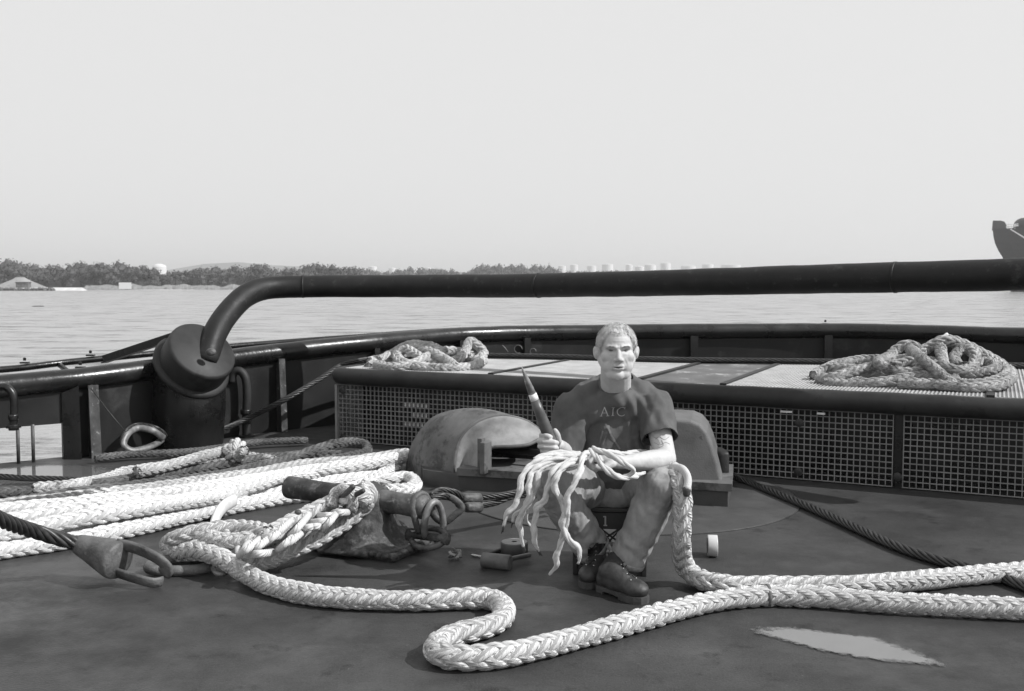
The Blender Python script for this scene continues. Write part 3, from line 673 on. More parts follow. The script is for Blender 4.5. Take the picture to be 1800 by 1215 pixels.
# low pale bluff behind, left
g = G(); V = []; 
for x, y_ in ((260, 480), (300, 474), (335, 468), (360, 464), (420, 461), (470, 466), (560, 470), (640, 478)): V.append(W(x, y_, y=1800))
V2 = [Vector((v.x, 1800, WZ)) for v in V]; n = len(V)
g.add([tuple(v) for v in V] + [tuple(v) for v in V2] + [(v.x, 2100, v.z) for v in V], [(i, n+i, n+i+1, i+1) for i in range(n-1)] + [(i, i+1, 2*n+i+1, 2*n+i) for i in range(n-1)])
M['bluff'] = mat('pale_hill', .40, .95, .2, .01); struct('hills', g, M['bluff'])

# ------------------------------------------------------------ ship at right
sh = thing('ship', 'dark hull of a large ship, its bow entering at the right edge', 'ship', W(1900, 512, y=325))
D0 = 325
stem = [(1745, 403), (1746, 415), (1749, 428), (1755, 441), (1762, 452), (1769, 470), (1774, 490), (1777, 514)]
g = G(); V = []; F = []; nS = len(stem); cols = [(0, 0), (14, 5), (34, 9), (70, 13), (140, 15), (420, 16)]
for side in (-1, 1):
    for (dx, half) in cols:
        for i, (x, y_) in enumerate(stem):
            p = W(x + dx*(1 - .0*i), y_ - (dx*.02 if i == 0 else 0), y=D0); f = 1 - .55*(i/(nS-1))**1.3; V.append((p.x, D0 + side*half*f, p.z if i < nS-1 else WZ-.5))
nc = len(cols)
for s_ in range(2):
    for c_ in range(nc-1):
        for i in range(nS-1):
            a = s_*nc*nS + c_*nS + i; F.append((a, a+1, a+nS+1, a+nS) if s_ == 0 else (a, a+nS, a+nS+1, a+1))
for c_ in range(nc-1): a = c_*nS; b_ = nc*nS + c_*nS; F.append((a, a+nS, b_+nS, b_))
g.add(V, F); obj('hull', g, M['hull'], sh)
g = G(); a = W(1745, 388, y=D0); b_ = W(1768, 404, y=D0); x0, x1 = a.x, b_.x
g.prism([(x0, D0-.4, b_.z-.3), (x1, D0-.4, b_.z-.3), (x1, D0-.4, b_.z+1.6), (x1-.8, D0-.4, a.z-.3), (x1-2, D0-.4, a.z), (x0+.2, D0-.4, a.z)], (0, .8, 0)); obj('bow_bulwark', g, M['hull'], sh)
g = G(); a = W(1782, 384, y=D0); p = W(1790, 396, y=D0)
g.ell((p.x + 1.6, D0, p.z-.2), (2.6, 4, 2.6)); g.box((p.x+9, D0, p.z-.2), (15, 8, 4.2)); obj('deckhouse', g, M['hull'], sh)
g = G(); g.tube([W(1768, 399, y=D0-8), W(1790, 397, y=D0-8)], .12, 6); g.tube([W(1768, 395, y=D0-8), W(1790, 394, y=D0-8)], .1, 6)
for x in (1772, 1778, 1784): g.tube([W(x, 403, y=D0-8), W(x, 394, y=D0-8)], .09, 6)
obj('railing', g, M['tank'], sh)
g = G(); g.tube([W(1776, 403, y=D0-13.5), W(1800, 418, y=D0-17), W(1840, 440, y=D0-18)], .2, 6); obj('mooring_line', g, M['concrete'], sh)

# ------------------------------------------------------------ summer haze over the river
hz = bpy.data.materials.new('haze_air'); hz.use_nodes = True; nt = hz.node_tree; nt.nodes.remove(nt.nodes['Principled BSDF'])
pv = nt.nodes.new('ShaderNodeVolumePrincipled'); pv.inputs['Color'].default_value = (1,1,1,1); pv.inputs['Density'].default_value = .00035; pv.inputs['Anisotropy'].default_value = .3
nt.links.new(pv.outputs[0], nt.nodes['Material Output'].inputs['Volume'])
g = G(); g.box((200, 2400, 24), (5200, 5000, 2*(24-WZ+1.5))); hzo = obj('haze', g, hz, None, origin=(0,0,0)); hzo['kind'] = 'stuff'
# ------------------------------------------------------------ fairlead with two horns
def curve3(pts, n):
    P = spline([W(x, y, y=d) for x, y, d in pts], .01); idx = np.linspace(0, len(P)-1, n); return np.stack([np.interp(idx, np.arange(len(P)), P[:, k]) for k in range(3)], 1)
fl = thing('towing_fairlead', 'worn steel fairlead with two rounded horns behind the seated man', 'fairlead', W(1000, 850, z=0))
nT = 40
S_ = curve3([(711,842,6.9),(716,805,6.88),(731,768,6.85),(762,733,6.82),(812,719,6.8),(866,722,6.7),(925,743,6.56)], nT)
O_ = curve3([(797,862,6.35),(798,812,6.37),(806,775,6.4),(833,745,6.42),(876,731,6.45),(922,739,6.47),(950,757,6.47)], nT)
I_ = curve3([(838,860,6.28),(843,820,6.28),(850,798,6.28),(866,787,6.27),(900,785,6.26),(928,782,6.27),(947,773,6.33)], nT)
B_ = S_ + np.array([.10, .18, -.10]); B_[:, 2] = np.maximum(B_[:, 2], 0)
outw = np.array([-.06, .0, .035])[None]
fade = np.sin(np.linspace(.5, 1, nT)[::-1]*np.pi)[:, None]*.0 + np.linspace(1, .25, nT)[:, None]
M1 = S_*.66 + O_*.34 + outw*fade; M2 = S_*.33 + O_*.67 + outw*fade*1.05
Cr = O_*.97 + I_*.03 + np.array([.012, -.012, .004])
T1 = O_*.66 + I_*.34 + np.array([0, .05, -.004])*fade; T2 = O_*.33 + I_*.67 + np.array([0, .045, -.004])*fade
I2 = I_ + np.array([.01, .10, -.02])
rows = [B_, S_, M1, M2, O_, Cr]; g = G(); V = []; F = []
def loft(rows, sub=4):
    R_ = []
    for j in range(nT):
        col = spline([r[j] for r in rows], .02); idx = np.linspace(0, len(col)-1, (len(rows)-1)*sub+1)
        R_.append(np.stack([np.interp(idx, np.arange(len(col)), col[:, k]) for k in range(3)], 1))
    A = np.array(R_); m_ = A.shape[1]; V = A.reshape(-1, 3)
    i, j = np.meshgrid(np.arange(nT-1), np.arange(m_-1), indexing='ij')
    return V, np.stack([i*m_+j, i*m_+j+1, (i+1)*m_+j+1, (i+1)*m_+j], -1).reshape(-1, 4)
V, F = loft([B_, S_, M1, M2, O_]); g.add(V, F); o = obj('horn_shell', g, M['hood'], fl, True)
V, F = loft([O_, Cr, T1, T2, I_]); g = G(); g.add(V, F); o = obj('throat', g, M['hoodin'], fl, True)
V, F = loft([I_, I2, I2 + np.array([0, .2, -.0])]); g = G(); g.add(V, F); obj('throat_underside', g, M['black'], fl, True)
g = G(); g.tube(I_, .012, 8); obj('throat_edge', g, M['hood'], fl, True)
g = G(); g.tube(O_ + np.array([.004, -.004, 0]), .011, 8); obj('lip_edge', g, M['hood'], fl, True)
a = W(854, 836, y=6.2); g = G(); g.box((a.x, a.y, .225), (.035, .10, .20), (U, Vv, Z), .006); g.box((a.x-.03, a.y+.07, .23), (.03, .05, .21), (U, Vv, Z)); obj('post', g, M['hood'], fl)
b0, b1 = W(806, 862, z=0), W(1279, 893, z=0); dv = Vector((.30, .62, 0))
g = G(); g.prism([(b0.x, b0.y, 0), (b1.x, b1.y, 0), (b1.x+dv.x*.55, b1.y+dv.y, 0), (b0.x+dv.x-.25, b0.y+dv.y+.1, 0), (b0.x-.30, b0.y+.48, 0), (b0.x-.24, b0.y+.18, 0)], (0, 0, .10)); obj('base', g, M['plate'], fl)
g = G(); g.prism([(b0.x-.01, b0.y-.02, .10), (b1.x+.02, b1.y-.02, .10), (b1.x+.02+dv.x*.5, b1.y+dv.y, .10), (b0.x+dv.x-.1, b0.y+dv.y, .10)], (0, 0, .045)); obj('base_flange', g, M['hood'], fl)
g = G(); a = Vector((b0.x + .1, b0.y+.42, 0)); b_ = Vector((b1.x, b1.y+.45, 0)); g.prism([a, b_, b_ + Vector((0,0,.34)), a + Vector((0,0,.34))], (.02, .05, 0)); obj('back_wall', g, M['black'], fl)
g = G(); g.tube([W(850, 789, y=6.5), W(1010, 800, y=6.2), W(1040, 802, y=6.15)], .022, 8); obj('cross_bar', g, M['rub'], fl, True)
g = G(); prof = [(1000,852),(1012,800),(1030,765),(1055,745),(1085,738),(1190,737),(1215,739),(1231,746),(1243,760),(1252,782),(1262,815),(1271,852)]
P = [W(x, y, y=5.93 - (x-1000)*.0002) for x, y in prof]
bm = bmesh.new(); f0 = [bm.verts.new(p) for p in P]; f1 = [bm.verts.new(p + Vector((.10, .46, 0))) for p in P]; n = len(P)
bm.faces.new(f0); bm.faces.new(f1[::-1])
for i in range(n): bm.faces.new((f0[i], f1[i], f1[(i+1) % n], f0[(i+1) % n]))
bmesh.ops.recalc_face_normals(bm, faces=bm.faces[:]); 
ed = [e for e in bm.edges if (e.verts[0] in f0 and e.verts[1] in f0)]
bmesh.ops.bevel(bm, geom=ed, offset=.022, segments=4, affect='EDGES', profile=.5)
me = bpy.data.meshes.new('horn_cheek'); bm.to_mesh(me); bm.free(); M['cheek'] = mat('cast_cheek_steel', .115, .6, .3, 6, .0014, 100, .35, stain=(.06, 14, .62, .05)); obj('horn_cheek', me, M['cheek'], fl)
g = G(); q = W(1267, 812, y=6.2); g.box((q.x, q.y, q.z), (.07, .2, .16), bev=.02); obj('side_lug', g, M['rub'], fl, True)

# ------------------------------------------------------------ bitt
BC = Vector((-.73, 4.95, 0)); bt = thing('mooring_bitt', 'rusty cross-shaped mooring bitt welded to the deck before the left fairlead horn', 'bitt', BC)
g = G(); g.box(BC + Vector((0,0,.012)), (.60, .44, .024), (U, Vv, Z), .006); obj('base_plate', g, M['bitt'], bt, True)
def rough(me, amp, sc_, seed=0):
    n = len(me.vertices); nr = [v.normal.copy() for v in me.vertices]
    for v, n_ in zip(me.vertices, nr): v.co += n_*amp*noise.fractal(v.co*sc_ + Vector((seed,0,0)), 1, 2, 4)
    me.update()
g = G(); g.lathe(BC + Vector((0,0,.02)), [(.285, 0), (.262, .012), (.222, .035), (.19, .06), (.168, .09), (.150, .12), (.138, .16), (.130, .20), (.12, .24), (.10, .27), (.05, .288)], n=72)
o = obj('column', g, M['bitt'], bt, True); rough(o.data, .017, 11)
for s_, e in ((1, .36), (-1, .50)):
    a = BC + Vector((0,0,.235)); d = U*s_
    g = G(); g.lathe(a, [(.062, 0), (.060, .12), (.054, .2), (.056, e-.08), (.060, e-.03), (.056, e-.008), (.035, e)], d + Vector((0,0,.03*s_*-1)), 28); o = obj('horn', g, M['rust'] if s_ > 0 else M['bitt'], bt, True); rough(o.data, .003, 30, s_)
g = G()
pl = []
for u in np.linspace(-.29, .29, 16): pl.append((u, -.21))
for v in np.linspace(-.21, .21, 10): pl.append((.29, v))
for u, v in pl:
    r_ = random.uniform(.012, .026); g.ell(BC + U*u + Vv*v + Vector((0,0,.026)), (r_*1.2, r_, r_*.8), None, 10, 6)
o = obj('weld_bead', g, M['bitt'], bt, True); o['kind'] = 'stuff'
# ------------------------------------------------------------ shackle, thimble and wires at the right horn
tip = BC + U*.44 + Vector((0,0,.225))
sk = thing('chain_shackle', 'worn steel shackle hung over the right horn of the bitt', 'shackle', (tip.x, tip.y, 0))
g = G(); c = BC + U*.315 + Vector((0,0,.19))
P = [c + Vv*math.cos(t)*.06 + Vector((0,0,1))*math.sin(t)*.10 + U*.012*math.sin(t*2) for t in np.linspace(-.9, math.pi+.9, 30)]; g.tube(P, .016, 12); obj('bow', g, M['rust'], sk, True)
g = G(); c = BC + U*.39 + Vector((0,0,.165)); P = [c + Vv*math.cos(t)*.055 + Vector((0,0,1))*math.sin(t)*.09 - U*.012*(t-1.5) for t in np.linspace(-1.0, math.pi+1.0, 30)]; g.tube(P, .017, 12); obj('bow', g, M['galv'], sk, True)
g = G(); g.lathe(BC + U*.24 + Vector((0,-.03,.09)), [(.02,0),(.032,.005),(.032,.03),(.02,.035),(.02,.20),(.03,.205),(.03,.23)], U, 12); obj('pin', g, M['bitt'], sk, True)
g = G(); c = BC + U*.36 + Vector((0,-.02,.08)); 
P = [c + U*.09*math.cos(t) + (Vv*.8 + Z*.5)*.07*math.sin(t) for t in np.linspace(0, 2*math.pi, 28)]; g.tube(P, .015, 10); obj('link', g, M['rust'], sk, True)
wt = thing('wire_strop', 'greased wire strop with two swaged ferrules by the fairlead', 'wire rope', W(830, 880, z=0))
def wires(parent, name, paths, D, mt=None, **k):
    for p in paths:
        g = G(); laid(g, p, D, **k); obj(name, g, mt or M['wire'], parent, True)
e0 = W(768, 882, y=4.85)
wires(wt, 'wire', [[W(757,872,y=4.9), W(775,862,y=5.0), W(800,866,y=5.05), W(818,877,y=5.1), W(845,876,y=5.15)], [W(757,878,y=4.85), W(780,872,y=4.9), W(800,880,y=5.0), W(812,893,y=5.05), W(820,892,y=5.1), W(845,888,y=5.15)],
   [W(845,874,y=5.15), W(880,871,y=5.2), W(930,861,y=5.3), W(985,850,y=5.45), W(1020,846,y=5.6)], [W(840,890,y=5.12), W(870,884,y=5.2), W(900,873,y=5.25), W(950,869,y=5.35), W(1010,866,y=5.5)]], .036)
for a, b_ in ((W(812,876,y=5.08), W(846,876,y=5.16)), (W(818,892,y=5.02), W(846,892,y=5.1))):
    g = G(); d = (b_-a); g.lathe(a, [(.018,0),(.026,.01),(.027,d.length*.5),(.026,d.length-.01),(.018,d.length)], d, 16); obj('ferrule', g, M['rust'], wt, True)
g = G(); tp = [(772,872),(795,876),(812,893),(800,905),(780,918),(762,905),(760,885)]; P = spline([W(x, y, y=4.93) for x, y in tp] + [W(772,872,y=4.93)], .01); g.tube(P, .018, 10, flat=.5); obj('thimble', g, M['rust'], wt, True)
g = G(); g.tube([W(840,893,y=5.12), W(960,905,y=5.35), W(1030,912,y=5.4)], .0, 4) if False else None

# ------------------------------------------------------------ wire pennants
pw = thing('wire_pennant', 'wire pennant with a bright pear thimble, led from the left bulwark up over the platform', 'wire rope', W(250, 792, z=0))
g = G(); P = [W(x, y, z=z) for x, y, z in ((292,768,.09), (330,765,.09), (380,758,.10), (430,738,.16))] + [W(500,703,y=8.3), W(560,668,y=8.5), W(606,640,y=8.7)]
P += [L3(-.03, 1.05, ZP+.02), L3(.25, backv(.25)+.0, ZP+.03)] + [L3(u, backv(u) + .03 + .03*math.sin(u*2.2), ZP+.028) for u in (.8, 1.6, 2.4, 3.0, 3.8, 5, 6.5, 7.4)]
laid(g, P, .048, step=.02, lay=6.5); obj('wire', g, M['wire'], pw, True)
g = G(); a, b_ = W(285, 770, z=.09), W(335, 765, z=.09); g.lathe(a, [(.026,0),(.036,.02),(.037,.18),(.027,.20)], b_-a, 14); obj('serving', g, M['black'], pw, True)
cth = [(288,770,.10),(268,757,.17),(242,753,.19),(224,764,.16),(218,782,.09),(230,791,.05),(250,789,.045),(275,780,.06),(288,770,.09)]
P = spline([W(x, y, z=z) for x, y, z in cth], .012); P2 = P.copy()
g = G(); g.tube(P, .026, 14, flat=.75); obj('thimble', g, M['galv'], pw, True)
g = G(); cc = P.mean(0); Q = cc + (P-cc)*1.13; laid(g, Q + np.array([0, .02, .012]), .04, step=.014, lay=6.5); obj('eye', g, M['wire'], pw, True)
g = G(); g.tube([W(160, 683, y=7.3), W(190, 722, y=7.3), W(220, 758, y=7.2)], .0035, 5); tag(obj('lanyard', g, M['wire'], None, True), 'thin cord slanting from the bulwark stay down to the bright thimble', 'cord')

g = G(); P = [W(x, y, z=z) for x, y, z in ((1262,826,.14),(1300,842,.03),(1360,866,.025),(1430,895,.025),(1500,926,.025),(1580,962,.025),(1650,985,.025),(1720,1003,.025),(1800,1030,.025),(1900,1068,.025))]
laid(g, P, .050, step=.018, lay=6, hand=1); tag(obj('wire_rope', g, M['wire'], None, True), 'dark wire rope running across the deck from the right fairlead horn to the right edge', 'wire rope')
g = G(); P = [W(x, y, z=.02) for x, y in ((-60,836),(0,838),(50,841),(110,843),(150,846))]; laid(g, P, .045, step=.02); tag(obj('wire_end', g, M['wire'], None, True), 'short grey wire end lying in the wet corner under the freeing port', 'wire rope')

# thick tow wire with socket and links in the left foreground
tw = thing('tow_wire', 'thick tow wire with a conical socket at the left foreground', 'tow wire', W(180, 1010, z=0))
sa, sb = W(138, 956, z=.165), W(207, 985, z=.115); ad = (sb-sa).normalized()
g = G(); P = [W(-260, 770, y=3.0), W(-90, 862, y=3.55), W(0, 913, y=3.95), W(70, 937, y=4.25), sa + ad*.02]; laid(g, P, .066, step=.016, lay=5.0, ring=8); obj('wire', g, M['wire'], tw, True)
g = G(); L_ = (sb-sa).length; g.lathe(sa, [(.036,-.0),(.042,.0),(.046,.02),(.056, L_*.3),(.082,L_*.85),(.086,L_*.97),(.080,L_+.01)], ad, 40); o = obj('socket', g, M['socket'], tw, True); rough(o.data, .002, 30)
g = G(); P = [W(x, y, z=z) for x, y, z in ((208,957,.18),(232,962,.17),(262,974,.15),(284,987,.12),(294,998,.09),(288,1008,.06))]; P = spline(P, .015)
g.tube(P, .034, 8, flat=.42, up=(0,-.5,1)); obj('bail', g, M['socket'], tw, True)
g = G(); P = spline([W(x, y, z=z) for x, y, z in ((203,1006,.06),(225,1013,.05),(252,1021,.04),(272,1025,.03),(284,1022,.03))], .015); g.tube(P, .03, 8, flat=.42, up=(0,-.5,1)); obj('bail', g, M['socket'], tw, True)
lk = thing('chain_link', 'long steel chain link joining the socket to the white hawser', 'link', W(305, 1005, z=0))
g = G(); a, b_ = W(262, 995, z=.035), W(372, 992, z=.035); d = (b_-a).normalized(); e = Vector((-d.y, d.x, 0)); P = []
hl, hw = (b_-a).length/2, .055; c = (a+b_)/2
for t in np.linspace(0, 2*math.pi, 48, endpoint=False):
    x, y = math.cos(t), math.sin(t); P.append(c + d*(math.copysign(abs(x)**.6, x)*hl) + e*(math.copysign(abs(y)**.8, y)*hw) + Z*(.01*y))
P.append(P[0]); g.tube(P, .024, 14, caps=False); obj('ring', g, M['socket'], lk, True)
g = G(); P = [W(388 + 14*math.cos(t), 997 + 13*math.sin(t), z=.04) for t in np.linspace(.3, 5.8, 24)]; g.tube(spline(P, .01), .010, 8); obj('keeper_ring', g, M['galv'], lk, True)

# ------------------------------------------------------------ hawsers
DR = .089
def PP(l, dz=0): return [W(x, y, z=(z if z is not None else DR/2)+dz) for x, y, z in [(q + (None,))[:3] for q in l]]
hw_ = thing('white_hawser', 'thick white plaited hawser snaking in an S across the foreground deck from the spliced eye', 'rope', W(760, 1140, z=0))
g = G(); main = [(470,938,.20),(420,930,.19),(360,934,.18),(318,944,.15),(296,958,.10),(312,970,.08),(350,968,.11),(392,982,.10),(430,1008,.06),(480,1030),(540,1044),(600,1051),(680,1055),(760,1055),(825,1052),(866,1054),(886,1070),(878,1092),(840,1106),(795,1117),(768,1134),(774,1150),(810,1156),(880,1152),(960,1135),(1060,1108),(1160,1080),(1250,1058),(1340,1047),(1430,1049),(1520,1056),(1640,1063),(1760,1069),(1900,1076),(2050,1080)]
braid(g, PP(main), DR); obj('line', g, M['rope'], hw_, True)
g = G(); P = PP([(322,950,.10),(350,944,.15),(400,952,.16),(455,944,.18),(520,915,.22),(575,888,.27),(610,872,.30),(632,872,.30),(645,886,.24)]); braid(g, P, .088); obj('eye_leg', g, M['rope'], hw_, True)
g = G(); P = PP([(425,992,.06),(470,982,.07),(520,962,.10),(570,938,.14),(610,912,.18),(640,885,.24),(648,868,.29),(632,858,.32)]); braid(g, P, .10); obj('eye_leg', g, M['rope'], hw_, True)
g = G(); P = PP([(440,965,.10),(500,945,.14),(555,918,.18),(600,892,.24),(622,872,.29)]); braid(g, P, .105); obj('splice', g, M['rope'], hw_, True)
g = G(); P = PP([(430,975,.07),(480,962,.09),(545,935,.12),(600,908,.16)]); braid(g, P, .09); obj('splice', g, M['rope'], hw_, True)
g = G(); P = PP([(583,892,.27),(588,870,.32),(602,860,.35),(616,868,.34),(620,888,.28),(612,904,.22)]); braid(g, P, .055); obj('lashing', g, M['rope'], hw_, True)
for l in ([(424,950,.12),(420,972,.13),(430,996,.06)], [(436,948,.14),(444,968,.13),(432,998,.06)], [(455,940,.17),(430,965,.15),(428,990,.08)]):
    g = G(); g.tube(spline(PP(l), .01), .016, 10); obj('seizing', g, M['strand'], hw_, True)
# long strands worked over the splice
for i in range(16):
    t = (i+.5)/16; x = 440 + 175*t; yc = 968 - 84*t; y = yc + random.uniform(-16, 18)*(1-.35*t); z = .17 + .12*t - (y-yc)*.0016
    dx, dy = random.uniform(18, 30), random.choice((-9, 9, -16, 7)); e_ = -.44*dx
    g = G(); g.tube(spline(PP([(x-dx, y-dy-e_, z-.045), (x-dx*.45, y-dy*.5-e_*.45, z-.004), (x, y, z+.008), (x+dx*.45, y+dy*.5+e_*.45, z-.002), (x+dx, y+dy+e_, z-.045)]), .006), .0165, 10, flat=.75); obj('tucked_strand', g, M['rope'], hw_, True)
for l, r_ in (([(600,876,.30),(612,866,.36),(620,856,.40)], .014), ([(606,880,.30),(622,873,.33),(638,863,.36)], .013), ([(614,902,.24),(622,892,.27),(628,885,.28)], .012), ([(518,903,.24),(524,901,.26)], .016), ([(533,912,.22),(543,911,.24)], .012), ([(560,908,.22),(568,902,.25)], .013), ([(571,945,.10),(580,941,.10),(587,937,.11)], .011)):
    g = G(); P = PP(l); g.cap(P[0], r_, P[-1], r_*.9); obj('taped_end', g, M['tip'], hw_, True)
for x, y, z, ax_ in ((1352, 1046, DR/2, None),):
    a, b_ = W(1346, 1046.5, z=z), W(1362, 1046.5, z=z); g = G(); g.lathe(a, [(.040,0),(.0455,.004),(.0455,.014),(.040,.018)], b_-a, 20); obj('whipping', g, M['ropegrey'], hw_, True)
g = G(); P = PP([(372,945,.15),(374,930,.18),(381,908,.20),(392,892,.19),(404,884,.15),(412,880,.10)]); g.tube(spline(P, .012), [.034]*len(spline(P, .012)), 14, flat=.55); tag(obj('sling', g, M['sling'], None, True), 'smooth flat white sling standing up behind the spliced eye', 'sling')

# worked rope over the man's knee, with its opened strands
wr = thing('unlaid_hawser', 'white plaited hawser draped over the man\'s knee with its strands opened across his lap', 'rope', W(1230, 1040, z=0))
Pk = [W(1178,826,y=4.32), W(1192,842,y=4.16), W(1199,870,y=4.12), W(1199,905,y=4.12), W(1198,945,y=4.14)] + PP([(1200,985,.12),(1212,1006,.06),(1240,1022),(1280,1029),(1340,1030),(1420,1030),(1520,1028),(1620,1020),(1720,1010),(1820,1003),(1960,990),(2100,975)])
g = G(); braid(g, Pk, .090); obj('line', g, M['rope'], wr, True)
a, b_ = W(1256, 1024.5, z=DR/2), W(1270, 1028, z=DR/2); g = G(); g.lathe(a, [(.040,0),(.0455,.004),(.0455,.016),(.040,.02)], b_-a, 20); obj('whipping', g, M['ropegrey'], wr, True)
g = G(); P = [W(1182,822,y=4.20), W(1200,826,y=4.14), W(1209,842,y=4.1), W(1207,862,y=4.07)]; g.tube(spline(P,.01), .02, 10, flat=.8); obj('strand', g, M['strand'], wr, True)
g = G(); g.cap(P[-1], .018, P[-1] + Vector((0,0,-.012)), .016); obj('taped_end', g, M['tip'], wr, True)
ST = [ # (px, py, depth) paths, tip dark?
 ([(1062,800,4.12),(1010,800,4.08),(965,802,4.04),(935,816,4.0),(919,838,3.96),(915,862,3.95),(902,890,3.95),(890,905,3.95),(886,925,3.95)], 1),
 ([(1050,797,4.14),(1000,804,4.06),(958,812,4.02),(936,832,3.97),(928,858,3.95),(929,880,3.95),(917,905,3.96),(914,935,3.97),(918,962,3.98)], 1),
 ([(1030,802,4.1),(985,808,4.06),(950,826,4.0),(944,850,3.98),(930,880,4.0),(925,905,4.02),(931,925,4.04)], 0),
 ([(1040,800,4.08),(1000,812,4.0),(972,830,3.93),(962,855,3.92),(960,875,3.92),(942,898,3.92),(938,925,3.93),(942,950,3.94),(946,968,3.95)], 1),
 ([(1028,806,4.02),(998,816,3.95),(979,838,3.9),(975,860,3.9),(987,885,3.9),(993,905,3.88),(991,925,3.88),(1003,950,3.88),(1015,965,3.88),(1017,985,3.88),(1015,993,3.88)], 0),
 ([(1034,796,4.08),(1025,802,4.0),(1020,825,3.92),(1010,850,3.88),(1000,872,3.87),(996,900,3.88),(992,930,3.9),(990,950,3.92),(978,975,3.94),(974,998,3.96),(966,1012,3.97)], 0),
 ([(1036,792,4.1),(1050,806,4.03),(1062,822,3.98),(1075,832,3.97),(1092,839,3.98),(1106,839,4.02),(1120,836,4.08),(1136,830,4.14)], 0),
 ([(1045,792,4.1),(1065,797,4.02),(1085,806,3.98),(1100,817,3.98),(1112,827,4.0),(1108,834,4.02),(1095,836,4.04)], 0),
 ([(1040,790,4.12),(1062,794,4.14),(1090,798,4.22),(1120,796,4.34),(1150,798,4.42),(1178,812,4.42),(1190,826,4.32)], 0),
 ([(1044,800,4.16),(1075,802,4.2),(1110,801,4.36),(1150,806,4.44),(1180,820,4.38)], 0),
 ([(1020,798,4.14),(985,797,4.12),(955,800,4.08),(940,806,4.05)], 0),
 ([(1010,812,4.04),(990,820,4.0),(1000,824,3.98),(1022,818,3.97)], 0),
 ([(960,806,4.06),(940,830,4.02),(936,860,4.02),(922,890,4.03),(905,905,4.04),(902,918,4.05)], 1)]
for i, (p, tip_) in enumerate(ST):
    P = spline([W(x, y, y=d) for x, y, d in p], .007); s = np.arange(len(P)); 
    en = np.clip((s-18)/20., 0, 1); P = P + en[:, None]*np.stack([.0048*np.sin(s*(.19+.02*(i%4))+i*1.7) + .0016*np.sin(s*.61+i), .004*np.cos(s*.21+i*2), .003*np.sin(s*.19+i*3)], 1)
    r_ = .0128*(1 + .13*np.sin(s*.33+i) + .08*np.sin(s*.9+i) + .05*np.sin(s*1.7)); r_[-14:] *= np.linspace(1, .45, 14)
    g = G(); T, N, B = frames(P)
    for k in range(3):
        a = s*.17 + 2*math.pi*k/3; C = P + (r_*.42)[:, None]*(np.cos(a)[:, None]*N + np.sin(a)[:, None]*B); V, F, UV = sweep(C, r_*.66, 8); g.add(V, F, UV)
    o = obj('strand', g, M['strand'], wr, True)
    if tip_:
        g = G(); d = Vector(P[-1]-P[-6]).normalized(); q = Vector(P[-1])
        for k in range(5): dd = (d + Vector((random.uniform(-.3,.3), random.uniform(-.3,.3), random.uniform(-.3,.1)))).normalized(); g.cap(q - d*.012, .005, q + dd*random.uniform(.012,.03), .002, 6, 2)
        tg_ = obj('frayed_tip', g, M['tip'], o, True)

# ------------------------------------------------------------ flaked ropes at left
def flake(name, label, paths, D, mt, cat='rope', group=None, amp=.006, seed=0):
    g = G()
    for P in paths:
        P = spline(PP(P), .05); P = np.array([Vector(p) + amp*4*noise.noise_vector(Vector(p)*1.3 + Vector((seed,0,0))) for p in P]); P[:, 2] = np.maximum(P[:, 2], D*.45)
        braid(g, P, D, step=D*.15, ring=6)
    return tag(obj(name, g, mt, None, True), label, cat, group)
a1 = [(-140,990),(0,968),(120,950),(250,925),(340,905),(430,886),(520,872),(600,866),(650,850),(690,828),(716,806)]
L = .14
flake('flaked_rope', 'bright white flaked hawser, nearest run of the pile at left, edging the bare deck', [a1], DR*1.03, M['ropebright'], group='white hawser runs flaked out at left', seed=1)
a2 = [(-140,960),(0,940),(130,925),(260,905),(360,888),(450,872),(540,858),(620,845),(680,842),(712,838),(728,846),(722,858),(700,862),(680,862)]
flake('flaked_rope', 'white hawser run whose end doubles back in a small loop beside the left fairlead horn', [a2], DR*1.03, M['ropebright'], group='white hawser runs flaked out at left', seed=2)
a3 = [(-140,930,L),(0,915,L),(130,900,L),(260,886,L),(370,868,L),(450,850,L),(500,835,L),(560,832,.1),(640,822),(712,812)]
flake('flaked_rope', 'white hawser run lying on top of the pile and rising behind the bitt', [a3], DR*1.03, M['ropebright'], group='white hawser runs flaked out at left', seed=3)
base_runs = [[(-140,944),(0,925),(140,908),(300,884),(420,866),(540,846),(640,832),(716,818)],
 [(-140,915),(0,900),(140,887),(300,866),(420,850),(540,830),(640,816),(716,803)],
 [(-140,900),(0,889),(140,876),(280,858),(420,838),(520,822),(620,812),(716,798)],
 [(-140,975),(0,955),(120,938),(250,915),(340,897),(430,879),(520,864),(600,850),(660,838)]]
lb = ['white hawser run in the lower layer of the pile, third from the bare deck', 'white hawser run in the back half of the pile beside the grey ropes', 'rearmost white hawser run, dirtied along its far side', 'white hawser run between the nearest run and the one with the loop']
for i, (p, l_) in enumerate(zip(base_runs, lb)):
    flake('flaked_rope', l_, [p], DR*1.03, M['ropebright'] if i != 2 else M['ropedirty'], group='white hawser runs flaked out at left', seed=10+i)
top_runs = [([(-140,948,.13),(0,932,.13),(120,915,.13),(240,896,.13),(330,880,.13),(400,868,.12),(470,858,.06)], 'white hawser run of the upper layer dipping into the pile left of the bitt'),
 ([(-140,915,.13),(0,898,.13),(140,884,.13),(280,866,.13),(400,850,.13),(520,833,.12),(620,822,.12),(690,806,.12),(716,800,.11)], 'white hawser run of the upper layer reaching the left fairlead horn')]
for i, (p, l_) in enumerate(top_runs): flake('flaked_rope', l_, [p], DR*1.03, M['ropebright'], group='white hawser runs flaked out at left', seed=20+i)
